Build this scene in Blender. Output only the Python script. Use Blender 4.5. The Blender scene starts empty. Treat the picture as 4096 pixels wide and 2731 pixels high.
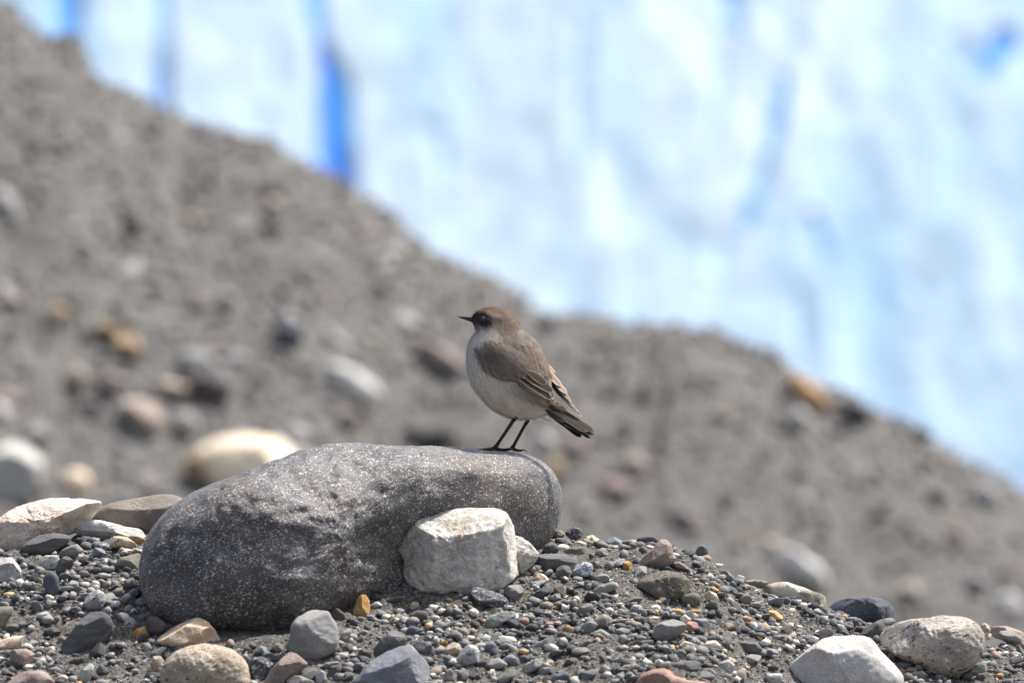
import bpy, bmesh, math, random
import numpy as np
from mathutils import Vector
from mathutils.bvhtree import BVHTree

SC = bpy.context.scene
COL = SC.collection
random.seed(7)
RNG = np.random.default_rng(11)

# ------------------------------------------------------------------ camera, sky, sun, exposure
D = 7.3                    # metres from the lens to the bird's rock
FPX = 300.0 / 36.0 * 4096  # focal length in photo pixels (300 mm lens on a 36 mm sensor)
cam_d = bpy.data.cameras.new('camera')
cam = bpy.data.objects.new('camera', cam_d)
COL.objects.link(cam)
cam.location = (0, -D, 0)
cam.rotation_euler = (math.pi / 2, 0, 0)
cam_d.lens = 300
cam_d.sensor_width = 36
cam_d.clip_start = 0.1
cam_d.clip_end = 3000
cam_d.dof.use_dof = True
cam_d.dof.focus_distance = D + 0.03
cam_d.dof.aperture_fstop = 9.8
SC.camera = cam

SUN = Vector((0.42, 0.17, 0.89)).normalized()     # towards the sun
world = bpy.data.worlds.new('World')
SC.world = world
world.use_nodes = True
wn = world.node_tree.nodes
sky = wn.new('ShaderNodeTexSky')
sky.sky_type = 'NISHITA'
sky.sun_disc = False
sky.sun_elevation = math.asin(SUN.z)
sky.sun_rotation = math.atan2(SUN.x, SUN.y)
sky.air_density = 1.0
sky.dust_density = 5.0
sky.ozone_density = 0.6
world.node_tree.links.new(sky.outputs[0], wn['Background'].inputs[0])
wn['Background'].inputs[1].default_value = 0.135
sun_d = bpy.data.lights.new('sun', 'SUN')
sun_d.energy = 4.7
sun_d.angle = math.radians(1.2)
sun_d.color = (1.0, 0.97, 0.925)
sun = bpy.data.objects.new('sun', sun_d)
COL.objects.link(sun)
sun.rotation_euler = SUN.to_track_quat('Z', 'Y').to_euler()
SC.view_settings.view_transform = 'Standard'
SC.view_settings.look = 'None'
SC.view_settings.exposure = 0.66
SC.view_settings.gamma = 1.0
SC.cycles.use_denoising = True
SC.cycles.max_bounces = 6

# ------------------------------------------------------------------ helpers
def px_at(px, py, y):
    """photo pixel + depth behind the focus plane -> point in the place"""
    k = (D + y) / FPX
    return ((px - 2048) * k, y, (1365.5 - py) * k)

def _hash(ix, iy, iz, seed):
    h = (ix.astype(np.int64) * 374761393 + iy.astype(np.int64) * 668265263 + iz.astype(np.int64) * 1274126177 + seed * 974711) & 0xffffffff
    h = ((h ^ (h >> 13)) * 1274126177) & 0xffffffff
    h = h ^ (h >> 16)
    return (h & 0xffffff) / float(0xffffff)

def vnoise(p, seed=0):
    p = np.asarray(p, float)
    i = np.floor(p).astype(np.int64)
    f = p - i
    f = f * f * f * (f * (f * 6 - 15) + 10)
    x, y, z = i[:, 0], i[:, 1], i[:, 2]
    r = 0
    for dx in (0, 1):
        wx = f[:, 0] if dx else 1 - f[:, 0]
        for dy in (0, 1):
            wy = f[:, 1] if dy else 1 - f[:, 1]
            for dz in (0, 1):
                wz = f[:, 2] if dz else 1 - f[:, 2]
                r = r + wx * wy * wz * _hash(x + dx, y + dy, z + dz, seed)
    return r * 2 - 1

def fbm(p, octv=4, seed=0, gain=0.5):
    p = np.asarray(p, float)
    r = np.zeros(len(p)); a = 1.0
    for o in range(octv):
        r += a * vnoise(p * (2.03 ** o) + 17.3 * o, seed + o)
        a *= gain
    return r

def mesh_from(name, V, Fc, mat=None, smooth=True, cols=None):
    """V (n,3); Fc (m,k) array of equal-sized faces or a list of faces"""
    me = bpy.data.meshes.new(name)
    V = np.asarray(V, np.float32)
    if isinstance(Fc, np.ndarray):
        m, k = Fc.shape
        me.vertices.add(len(V)); me.vertices.foreach_set('co', V.ravel())
        me.loops.add(m * k); me.loops.foreach_set('vertex_index', Fc.ravel().astype(np.int32))
        me.polygons.add(m); me.polygons.foreach_set('loop_start', (np.arange(m) * k).astype(np.int32))
        me.update(calc_edges=True); me.validate()
    else:
        me.from_pydata([tuple(v) for v in V], [], Fc)
    if smooth:
        me.polygons.foreach_set('use_smooth', np.ones(len(me.polygons), bool))
    if cols is not None:
        at = me.color_attributes.new('Col', 'FLOAT_COLOR', 'POINT')
        c4 = np.ones((len(V), 4), np.float32); c4[:, :3] = cols
        at.data.foreach_set('color', c4.ravel())
    if mat: me.materials.append(mat)
    return me

def put(name, me, parent=None, loc=(0, 0, 0), label=None, cat=None, group=None, kind=None):
    o = bpy.data.objects.new(name, me)
    COL.objects.link(o)
    o.location = loc
    if parent: o.parent = parent
    if label: o['label'] = label
    if cat: o['category'] = cat
    if group: o['group'] = group
    if kind: o['kind'] = kind
    return o

def grid_faces(n, m, wrap=False):
    """faces of an n x m vertex grid (row-major); wrap closes the columns"""
    a = np.arange(n * m).reshape(n, m)
    if wrap:
        b = np.roll(a, -1, axis=1)
        q = np.stack([a[:-1], b[:-1], b[1:], a[1:]], -1)
    else:
        q = np.stack([a[:-1, :-1], a[:-1, 1:], a[1:, 1:], a[1:, :-1]], -1)
    return q.reshape(-1, 4)

def smax(t, k):
    return k * np.logaddexp(0, t / k)

# ------------------------------------------------------------------ materials
def _nodes(name):
    m = bpy.data.materials.new(name); m.use_nodes = True
    nt = m.node_tree
    return m, nt, nt.nodes['Principled BSDF']

def _mix(nt, fac, a, b, mode='MIX'):
    n = nt.nodes.new('ShaderNodeMix'); n.data_type = 'RGBA'; n.blend_type = mode
    for sock, v in ((n.inputs[0], fac), (n.inputs[6], a), (n.inputs[7], b)):
        if isinstance(v, bpy.types.NodeSocket): nt.links.new(v, sock)
        elif isinstance(v, (int, float)): sock.default_value = v
        else: sock.default_value = (*v, 1)
    return n.outputs[2]

def _ramp(nt, src, lo, hi):
    n = nt.nodes.new('ShaderNodeMapRange'); n.interpolation_type = 'SMOOTHSTEP'
    nt.links.new(src, n.inputs[0]); n.inputs[1].default_value = lo; n.inputs[2].default_value = hi
    return n.outputs[0]

def _noise(nt, vec, scale, detail=5, rough=.6, dist=0):
    n = nt.nodes.new('ShaderNodeTexNoise')
    n.inputs['Scale'].default_value = scale; n.inputs['Detail'].default_value = detail
    n.inputs['Roughness'].default_value = rough; n.inputs['Distortion'].default_value = dist
    nt.links.new(vec, n.inputs['Vector'])
    return n.outputs['Fac']

def _coords(nt, stretch=(1, 1, 1), rot=(0, 0, 0)):
    tc = nt.nodes.new('ShaderNodeTexCoord'); oi = nt.nodes.new('ShaderNodeObjectInfo')
    mul = nt.nodes.new('ShaderNodeMath'); mul.operation = 'MULTIPLY'; mul.inputs[1].default_value = 41.7
    nt.links.new(oi.outputs['Random'], mul.inputs[0])
    add = nt.nodes.new('ShaderNodeVectorMath'); add.operation = 'ADD'
    nt.links.new(tc.outputs['Object'], add.inputs[0]); nt.links.new(mul.outputs[0], add.inputs[1])
    mp = nt.nodes.new('ShaderNodeMapping')
    mp.inputs['Rotation'].default_value = rot; mp.inputs['Scale'].default_value = stretch
    nt.links.new(add.outputs[0], mp.inputs[0])
    return mp.outputs[0], oi.outputs['Random'], tc.outputs['Object']

def stone(name, a, b, light=None, la=.0, dark=None, da=.0, ss=420, sc=45, bump=.35, rough=.82, stretch=(1, 1, 1),
          rot=(.5, .3, .2), k=1.0, fine=700, stain=None, sa=.5, spec=.35):
    """rock: two mottled tones, mineral specks, grain relief; k scales the pattern for far rocks"""
    m, nt, bs = _nodes(name)
    v, rnd, raw = _coords(nt, stretch, rot)
    c = _mix(nt, _ramp(nt, _noise(nt, v, sc * k, 6, .62, .4), .34, .66), a, b)
    if stain:
        c = _mix(nt, _ramp(nt, _noise(nt, v, sc * .55 * k, 4, .6, .8), .52 - .1 * sa, .72), c, stain)
    if light or dark:
        # mineral specks: thresholded grain at two sizes, drawn out along the rock's fabric
        for i, (colr, amt, q) in enumerate(((dark, da, ss * .8), (light, la, ss), (light, la * .55, ss * .42), (light, la * .4, ss * 1.9))):
            if not colr or amt <= 0: continue
            mp = nt.nodes.new('ShaderNodeMapping'); mp.inputs['Location'].default_value = (i * 3.1, i * 1.7, i * 2.3)
            mp.inputs['Scale'].default_value = (.62, 1, 1.25); nt.links.new(v, mp.inputs[0])
            nn = _noise(nt, mp.outputs[0], q * k, 2, .45, .25)
            md_ = nt.nodes.new('ShaderNodeMath'); md_.operation = 'MULTIPLY_ADD'; md_.inputs[1].default_value = .22
            nt.links.new(_noise(nt, mp.outputs[0], sc * 1.6 * k, 4, .6), md_.inputs[0]); nt.links.new(nn, md_.inputs[2]); nn = md_.outputs[0]
            th = .825 - .42 * amt
            tone = _mix(nt, _ramp(nt, _noise(nt, v, q * 1.7 * k, 1), .3, .7), [x * .6 for x in colr], colr)
            c = _mix(nt, _ramp(nt, nn, th, th + .055), c, tone)
    f = _noise(nt, v, fine * k, 4, .7)
    g = nt.nodes.new('ShaderNodeMapRange'); nt.links.new(f, g.inputs[0])
    g.inputs[1].default_value = .25; g.inputs[2].default_value = .75; g.inputs[3].default_value = .66; g.inputs[4].default_value = 1.34
    cc = nt.nodes.new('ShaderNodeCombineColor')
    for i in range(3): nt.links.new(g.outputs[0], cc.inputs[i])
    c = _mix(nt, 1.0, c, cc.outputs[0], 'MULTIPLY')
    hs = nt.nodes.new('ShaderNodeHueSaturation')
    vr = nt.nodes.new('ShaderNodeMapRange'); nt.links.new(rnd, vr.inputs[0]); vr.inputs[3].default_value = .84; vr.inputs[4].default_value = 1.18
    nt.links.new(vr.outputs[0], hs.inputs['Value']); nt.links.new(c, hs.inputs['Color'])
    nt.links.new(hs.outputs[0], bs.inputs['Base Color'])
    bs.inputs['Roughness'].default_value = rough
    bs.inputs['Specular IOR Level'].default_value = spec
    h1 = _noise(nt, v, 110 * k, 7, .68, .3)
    b1 = nt.nodes.new('ShaderNodeBump'); b1.inputs['Strength'].default_value = bump; b1.inputs['Distance'].default_value = .006 / k
    nt.links.new(h1, b1.inputs['Height'])
    b2 = nt.nodes.new('ShaderNodeBump'); b2.inputs['Strength'].default_value = bump * .9; b2.inputs['Distance'].default_value = .0012 / k
    nt.links.new(f, b2.inputs['Height']); nt.links.new(b1.outputs[0], b2.inputs['Normal'])
    nt.links.new(b2.outputs[0], bs.inputs['Normal'])
    return m

def attr_mat(name, rough=.9, bump=0, scale=400, spec=.25, sheen=0, emul=None):
    m, nt, bs = _nodes(name)
    at = nt.nodes.new('ShaderNodeVertexColor'); at.layer_name = 'Col'
    c = at.outputs['Color']
    v, rnd, raw = _coords(nt)
    if bump:
        f = _noise(nt, v, scale, 5, .65)
        g = nt.nodes.new('ShaderNodeMapRange'); nt.links.new(f, g.inputs[0])
        g.inputs[1].default_value = .25; g.inputs[2].default_value = .75; g.inputs[3].default_value = .72; g.inputs[4].default_value = 1.28
        cc = nt.nodes.new('ShaderNodeCombineColor')
        for i in range(3): nt.links.new(g.outputs[0], cc.inputs[i])
        c = _mix(nt, 1.0, c, cc.outputs[0], 'MULTIPLY')
        b = nt.nodes.new('ShaderNodeBump'); b.inputs['Strength'].default_value = bump; b.inputs['Distance'].default_value = .5 / scale
        nt.links.new(f, b.inputs['Height']); nt.links.new(b.outputs[0], bs.inputs['Normal'])
    nt.links.new(c, bs.inputs['Base Color'])
    bs.inputs['Roughness'].default_value = rough
    bs.inputs['Specular IOR Level'].default_value = spec
    return m

GREY = (.40, .39, .37)
KIND = dict(
    boulder=dict(spec=.5, a=(.045, .044, .048), b=(.10, .098, .102), light=(.52, .485, .45), la=.28, dark=(.026, .025, .027), da=.26, ss=760, sc=26, bump=.5, fine=640, stain=(.10, .082, .072), rough=.52),
    white=dict(a=(.42, .40, .36), b=(.60, .575, .53), light=(.74, .72, .68), la=.2, dark=(.17, .17, .17), da=.10, ss=330, sc=55, bump=.7, stain=(.42, .34, .25), sa=.2, fine=420, rough=.75),
    pink=dict(a=(.55, .43, .345), b=(.68, .58, .50), light=(.76, .71, .66), la=.2, dark=(.42, .33, .26), da=.12, ss=330, bump=.75, sc=60, fine=430),
    brown=dict(a=(.14, .118, .10), b=(.195, .17, .145), bump=.3, sc=40, fine=800),
    darkbrown=dict(a=(.075, .062, .058), b=(.11, .092, .085), bump=.3),
    taupe=dict(a=(.17, .157, .145), b=(.24, .225, .21), bump=.3, stretch=(1, 1, 2.5)),
    slate=dict(a=(.088, .088, .09), b=(.14, .138, .136), bump=.4, stretch=(1, 1, 3.5), sc=50),
    grey=dict(a=(.17, .168, .16), b=(.235, .23, .222), bump=.28, sc=40, stretch=(1, 1, 2), fine=900),
    bluegrey=dict(a=(.15, .16, .18), b=(.225, .232, .25), bump=.28, sc=40, stretch=(1, 1, 2), fine=900),
    dark=dict(a=(.055, .056, .06), b=(.095, .095, .098), bump=.35, sc=60),
    navy=dict(a=(.06, .068, .085), b=(.10, .108, .125), bump=.2, sc=60, fine=1000),
    olive=dict(a=(.12, .112, .09), b=(.18, .168, .138), bump=.3),
    tan=dict(a=(.46, .34, .225), b=(.60, .50, .39), stain=(.36, .20, .11), sa=.5, bump=.35, sc=70, light=(.66, .6, .52), la=.05, ss=380),
    tangran=dict(a=(.34, .275, .205), b=(.48, .405, .315), light=(.66, .60, .51), la=.22, dark=(.12, .105, .09), da=.18, ss=330, bump=.6, sc=50, fine=460),
    orange=dict(a=(.42, .235, .075), b=(.58, .38, .17), stain=(.36, .16, .05), sa=.6, bump=.35, sc=110),
    quartz=dict(a=(.50, .44, .31), b=(.68, .63, .54), stain=(.46, .33, .15), sa=.3, bump=.45, sc=90, fine=500),
    palegrey=dict(a=(.42, .40, .385), b=(.54, .52, .505), stain=(.45, .38, .33), sa=.3, bump=.22, sc=24, fine=500, rough=.7),
    speck=dict(a=(.30, .265, .225), b=(.52, .475, .425), light=(.68, .63, .57), la=.24, dark=(.14, .11, .085), da=.2, ss=300, bump=.75, sc=40, stain=(.22, .17, .125), sa=.5, fine=420),
    blackgran=dict(a=(.045, .046, .055), b=(.085, .086, .10), light=(.50, .50, .52), la=.30, ss=420, bump=.45, sc=50, rough=.65),
    bluegran=dict(a=(.12, .13, .16), b=(.28, .29, .33), light=(.60, .61, .64), la=.3, dark=(.04, .045, .06), da=.25, ss=420, bump=.5, sc=60),
    granite=dict(a=(.28, .275, .265), b=(.42, .415, .40), light=(.6, .59, .57), la=.2, dark=(.12, .12, .12), da=.2, ss=420, bump=.5, sc=60),
    marble=dict(a=(.50, .48, .43), b=(.62, .61, .58), stain=(.10, .115, .13), sa=.9, dark=(.11, .12, .135), da=.12, ss=300, bump=.5, sc=60, stretch=(1, 1, 2)),
    red=dict(a=(.22, .125, .095), b=(.33, .215, .175), bump=.35, sc=45, stain=(.16, .13, .125), sa=.3),
    redgrey=dict(a=(.20, .155, .135), b=(.28, .225, .20), light=(.42, .38, .34), la=.12, ss=500, bump=.4, sc=50),
    green=dict(a=(.20, .215, .19), b=(.31, .325, .29), light=(.48, .48, .44), la=.12, ss=420, bump=.45, sc=60),
    yellow=dict(a=(.36, .29, .18), b=(.56, .53, .46), stain=(.13, .125, .105), sa=.6, bump=.6, sc=45, dark=(.10, .10, .09), da=.12, ss=300),
    rust=dict(a=(.15, .085, .04), b=(.24, .14, .07), bump=.3),
    silt=dict(a=(.135, .122, .102), b=(.19, .172, .148), light=(.34, .31, .26), la=.12, dark=(.07, .065, .06), da=.2, ss=520, bump=.9, sc=60, fine=420, rough=.95),
)
_M = {}
def mat(kind, far=False):
    key = (kind, far)
    if key not in _M:
        p = dict(KIND[kind])
        if far: p['k'] = .3; p['bump'] = .3
        _M[key] = stone(('far_' if far else '') + kind + '_stone', **p)
    return _M[key]

# ------------------------------------------------------------------ ground profiles
def prof(pts, d):
    p = np.array(pts, float)
    return (p[:, 0] - 2048) * d / FPX, (1365.5 - p[:, 1]) * d / FPX

# crest of the near gravel mound
CREST = [(-900, 2330), (-300, 2225), (0, 2200), (300, 2170), (600, 2155), (1200, 2130), (1900, 2150), (2224, 2170), (2397, 2178), (2538, 2184),
         (2700, 2200), (2842, 2244), (2889, 2272), (2935, 2318), (3036, 2362), (3200, 2415), (3384, 2478), (3576, 2510), (3931, 2572), (4095, 2610), (4700, 2800)]
YC = 0.11
cx_, cz_ = prof(CREST, D + YC)
FRONT, BACK = .40, .62

def mound_z(x, y, rough=True):
    x = np.atleast_1d(np.asarray(x, float)); y = np.atleast_1d(np.asarray(y, float))
    zc = np.interp(x, cx_, cz_)
    zc = zc - .22 * np.maximum(0, np.abs(x) - .56) - .3 * np.maximum(0, np.abs(x) - 1.1)
    t = y - YC
    z = zc - FRONT * smax(-t, .012) - BACK * smax(t, .012) + .0083
    p = np.stack([x, y, 0 * x], 1)
    z = z + .0085 * (.22 + .78 * (1 - np.exp(-(t / .06) ** 2))) * fbm(p * 13, 3, 3)
    if rough:
        z = z + .0016 * fbm(p * 120, 3, 8) + .0008 * fbm(p * 420, 2, 9)
    return z

# ridge of the hillside behind
RIDGE = [(-3000, -1250), (-1000, -480), (0, 20), (52, 50), (139, 122), (313, 170), (348, 235), (374, 312), (470, 352), (592, 388), (731, 468), (905, 528), (1080, 575),
         (1254, 660), (1393, 745), (1567, 868), (1672, 970), (1829, 1060), (1916, 1095), (2090, 1200), (2159, 1250), (2316, 1268), (2473, 1306),
         (2682, 1298), (2856, 1322), (2995, 1390), (3135, 1460), (3309, 1556), (3483, 1634), (3675, 1712), (3727, 1757), (3831, 1826),
         (3971, 1896), (4096, 1965), (5200, 2560), (7000, 3500)]
YR = 12.2
rx_, rz_ = prof(RIDGE, D + YR)
HS = .56
def hill_z(x, y, rough=True):
    x = np.atleast_1d(np.asarray(x, float)); y = np.atleast_1d(np.asarray(y, float))
    zr = np.interp(x, rx_, rz_) - .45 * np.maximum(0, np.abs(x) - 2.8)
    t = y - YR
    z = zr - HS * smax(-t, .04) - .5 * smax(t, .04) + .028
    p = np.stack([x, y, 0 * x], 1)
    w = 1 - np.exp(-(t / .35) ** 2)
    z = z + w * .055 * fbm(p * np.array([3, 1.4, 1]), 3, 31) + .009 * fbm(p * 14, 3, 35)
    if rough: z = z + .003 * fbm(p * 48, 2, 36)
    return z

def solve_y(px, target_off, py, zf, y0, y1):
    """depth where the surface zf meets pixel (px,py) lowered by target_off(metres per unit k)"""
    lo, hi = y0, y1
    for _ in range(40):
        m = .5 * (lo + hi)
        x, _, z = px_at(px, py, m)
        z -= target_off * (D + m) / FPX
        if float(zf(x, m, False)[0]) < z: lo = m
        else: hi = m
    return .5 * (lo + hi)

# ------------------------------------------------------------------ setting meshes
def axis(a, b, step, far, n):
    core = np.arange(a, b + step * .5, step)
    g = np.geomspace(step * 2, far, n)
    return np.concatenate([(a - g)[::-1], core, b + g])

def height_sheet(name, xs, ys, zf, material, **kw):
    X, Y = np.meshgrid(xs, ys)
    Z = zf(X.ravel(), Y.ravel())
    V = np.stack([X.ravel(), Y.ravel(), Z], 1)
    return put(name, mesh_from(name, V, grid_faces(len(ys), len(xs)), material), **kw)

# gravelly silt
def soil_mat(name, a, b, c, k):
    m, nt, bs = _nodes(name)
    v, rnd, raw = _coords(nt)
    col = _mix(nt, _ramp(nt, _noise(nt, v, 22 * k, 5, .6), .35, .65), a, b)
    vo = nt.nodes.new('ShaderNodeTexVoronoi'); vo.inputs['Scale'].default_value = 620 * k; nt.links.new(v, vo.inputs['Vector'])
    sep = nt.nodes.new('ShaderNodeSeparateColor'); nt.links.new(vo.outputs['Color'], sep.inputs[0])
    col = _mix(nt, _ramp(nt, sep.outputs[0], .5, 1.0), col, c)
    col = _mix(nt, _ramp(nt, sep.outputs[1], .7, 1.0), col, [q * .35 for q in a])
    nt.links.new(col, bs.inputs['Base Color'])
    bs.inputs['Roughness'].default_value = .95; bs.inputs['Specular IOR Level'].default_value = .2
    h = _noise(nt, v, 420 * k, 6, .75)
    b1 = nt.nodes.new('ShaderNodeBump'); b1.inputs['Strength'].default_value = .8; b1.inputs['Distance'].default_value = .0025 / k
    nt.links.new(h, b1.inputs['Height']); nt.links.new(b1.outputs[0], bs.inputs['Normal'])
    return m

m_soil = soil_mat('gravel_silt', (.07, .067, .062), (.11, .105, .096), (.21, .198, .176), 1)
m_hill = soil_mat('moraine_silt', (.126, .122, .117), (.162, .157, .15), (.21, .204, .194), .22)
m_plain = soil_mat('valley_gravel', (.14, .13, .118), (.19, .178, .16), (.25, .23, .2), .05)

height_sheet('gravel_mound', axis(-.54, .54, .0019, 4.6, 22), axis(-.34, .19, .0022, 5.2, 24), mound_z, m_soil, kind='structure')
height_sheet('hillside', axis(-1.5, 1.5, .014, 9, 24), axis(9.0, 12.5, .014, 9, 18), hill_z, m_hill, kind='structure')

def plain_z(x, y):
    p = np.stack([x, y, 0 * x], 1)
    z = -1.95 + .05 * fbm(p * .8, 3, 51) - .42 * smax(y - 22, 2.0)
    z = np.maximum(z, -26 + .5 * fbm(p * .05, 2, 52))
    return z
ys = np.concatenate([np.linspace(-400, -12, 20), np.linspace(-10, 90, 140), np.linspace(95, 900, 30)])
xs = np.concatenate([-np.geomspace(700, 15, 24), np.linspace(-14, 14, 60), np.geomspace(15, 700, 24)])
height_sheet('ground', xs, ys, plain_z, m_plain, kind='structure')

# ------------------------------------------------------------------ glacier: a leaning, fluted ice face 150 m off
GD = 150.0
GK = GD / FPX
def gx(px): return (px - 2048) * GK
def gz(py): return (1365.5 - py) * GK
# open crevasses: (polyline in photo pixels with half width, depth, blueness)
SLOTS = [
    ([(1165, -300, 60), (1205, 0, 34), (1243, 130, 26), (1275, 230, 52), (1290, 330, 80), (1305, 520, 78), (1315, 660, 76), (1330, 800, 76), (1350, 1000, 60)], 1.0, .66),
    ([(1232, 130, 22), (1248, 240, 30), (1250, 420, 34), (1268, 560, 42), (1300, 660, 60), (1320, 760, 62)], 1.0, 1.0),
    ([(535, -200, 40), (545, 0, 34), (556, 180, 36), (560, 300, 34), (562, 420, 34)], 1.6, .46),
    ([(558, 210, 24), (562, 300, 28), (562, 420, 28)], 1.2, .74),
    ([(110, -300, 60), (140, 0, 48), (150, 140, 44), (160, 260, 40)], 2.0, .72),
    ([(3195, 270, 26), (3176, 380, 28), (3150, 470, 30), (3135, 545, 24)], 1.0, .66),
    ([(3120, 600, 18), (3080, 720, 24), (3045, 800, 28), (3015, 880, 26)], 1.3, .48),
    ([(3040, 790, 20), (3012, 885, 24)], .6, .74),
    ([(4140, 90, 60), (4060, 190, 40), (4030, 235, 22)], 1.4, .72),
    ([(3960, 150, 80), (4040, 215, 60)], .8, .22),
    ([(2975, -120, 40), (3000, 10, 30), (3010, 50, 22)], 1.2, .55),
    ([(3290, 850, 26), (3305, 940, 40), (3325, 1010, 30)], 1.2, .44),
    ([(1730, 480, 26), (1752, 600, 26), (1758, 700, 22)], .8, .26),
    ([(2345, 0, 34), (2335, 200, 32), (2322, 420, 26), (2330, 640, 22)], .8, .20),
    ([(2935, 200, 24), (2920, 350, 24), (2900, 460, 18)], .7, .22),
    ([(2920, 960, 24), (2905, 1060, 26)], .7, .24),
    ([(3230, 1180, 24), (3235, 1400, 30)], .8, .2), ([(3720, 1150, 30), (3745, 1200, 30)], .8, .2),
    ([(1040, 150, 26), (1030, 220, 26)], .5, .16), ([(1000, 400, 20), (980, 470, 26)], .6, .2),
    ([(2700, 900, 80), (2780, 990, 60)], .5, .12), ([(1640, 420, 20), (1690, 480, 22)], .5, .16), ([(1840, 240, 22), (1870, 330, 26)], .5, .14),
]
def glacier():
    xs = np.concatenate([-np.geomspace(160, 13.2, 26), np.linspace(-13, 13, 330), np.geomspace(13.2, 160, 26)])
    zs = np.concatenate([np.linspace(-27, -5.5, 14), np.linspace(-5, 10.5, 200), np.linspace(11, 46, 40)])
    X, Z = np.meshgrid(xs, zs); x = X.ravel(); z = Z.ravel()
    p = np.stack([x, z, 0 * x], 1)
    warp = .5 * fbm(p * np.array([.25, .12, 1]), 2, 71)
    # fluting, blocky seracs and fine faceting (all pushed along the viewless axis of the wall)
    flute = 1 - np.abs(fbm(np.stack([x * .42 + z * .06 + warp, z * .10, 0 * x], 1), 3, 72))
    serac = fbm(np.stack([x * .22 - z * .12, z * .17 + x * .05, 0 * x], 1), 4, 75)
    facet = np.abs(fbm(np.stack([x * .9 + z * .3, z * .55, 0 * x], 1), 3, 79))
    d = .16 * flute + .26 * serac + .07 * facet
    streak = fbm(np.stack([x * .75 + z * .16 + warp, z * .16, 0 * x], 1), 4, 83)
    blue = np.clip(.15 + .16 * (.55 - flute) - .06 * serac + .19 * streak + .10 * fbm(p * .22, 3, 81), 0.0, .40)
    for poly, dep, bl in SLOTS:
        dep *= .16
        q = np.array(poly, float)
        sx, sz, w = gx(q[:, 0]), gz(q[:, 1]), q[:, 2] * GK
        best = np.full(len(x), 1e9); bw = np.ones(len(x))
        for i in range(len(q) - 1):
            ax, az, bx, bz = sx[i], sz[i], sx[i + 1], sz[i + 1]
            ll = (bx - ax) ** 2 + (bz - az) ** 2
            t = np.clip(((x - ax) * (bx - ax) + (z - az) * (bz - az)) / ll, 0, 1)
            dd = np.hypot(x - ax - t * (bx - ax), z - az - t * (bz - az)) / (w[i] + t * (w[i + 1] - w[i]))
            best = np.minimum(best, dd)
        s = np.clip((1.18 - best) / .34, 0, 1); s = s * s * (3 - 2 * s)
        d -= dep * s
        blue = np.maximum(blue, blue + (bl - blue) * s)
    y = GD - D + (z + 3) * 1.15 - d * .8
    white = np.array((.285, .37, .45)); pale = np.array((.155, .295, .45)); mid = np.array((.05, .225, .49)); deep = np.array((.003, .14, .62))
    cols = np.stack([np.interp(blue, [0, .33, .62, 1], [white[i], pale[i], mid[i], deep[i]]) for i in range(3)], 1)
    m = attr_mat('glacier_ice', rough=.6, bump=.25, scale=1.2, spec=.3)
    # ice keeps scattering light inside
    bs = m.node_tree.nodes['Principled BSDF']
    put('glacier', mesh_from('glacier', np.stack([x, y, z], 1), grid_faces(len(zs), len(xs)), m, cols=cols), kind='structure')
glacier()

# ------------------------------------------------------------------ rocks
def poly_of(s, crop):
    ox, oy, k = crop
    return np.array([[ox + float(a) / k, oy + float(b) / k] for a, b in (t.split(',') for t in s.split())])

def radial(poly, n, soft):
    x, y = poly[:, 0], poly[:, 1]
    x2, y2 = np.roll(x, -1), np.roll(y, -1)
    cr = x * y2 - x2 * y
    A = cr.sum() / 2
    cx, cy = ((x + x2) * cr).sum() / (6 * A), ((y + y2) * cr).sum() / (6 * A)
    th = np.arange(n) * 2 * math.pi / n
    dx, dy = np.cos(th), -np.sin(th)          # image y runs down
    r = np.full(n, 1e-3)
    for i in range(len(poly)):
        ax, ay = x[i] - cx, y[i] - cy
        ex, ey = x2[i] - x[i], y2[i] - y[i]
        den = dx * ey - dy * ex
        with np.errstate(divide='ignore', invalid='ignore'):
            t = (ax * ey - ay * ex) / den
            u = (ax * dy - ay * dx) / den
        ok = (t > 0) & (u >= -1e-6) & (u <= 1 + 1e-6) & np.isfinite(t)
        r = np.where(ok, np.maximum(r, t), r)
    if soft > 0:
        w = np.exp(-.5 * (np.arange(-8, 9) / soft) ** 2); w /= w.sum()
        r = sum(wi * np.roll(r, k) for wi, k in zip(w, range(-8, 9)))
    return cx, cy, abs(A), th, r

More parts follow.
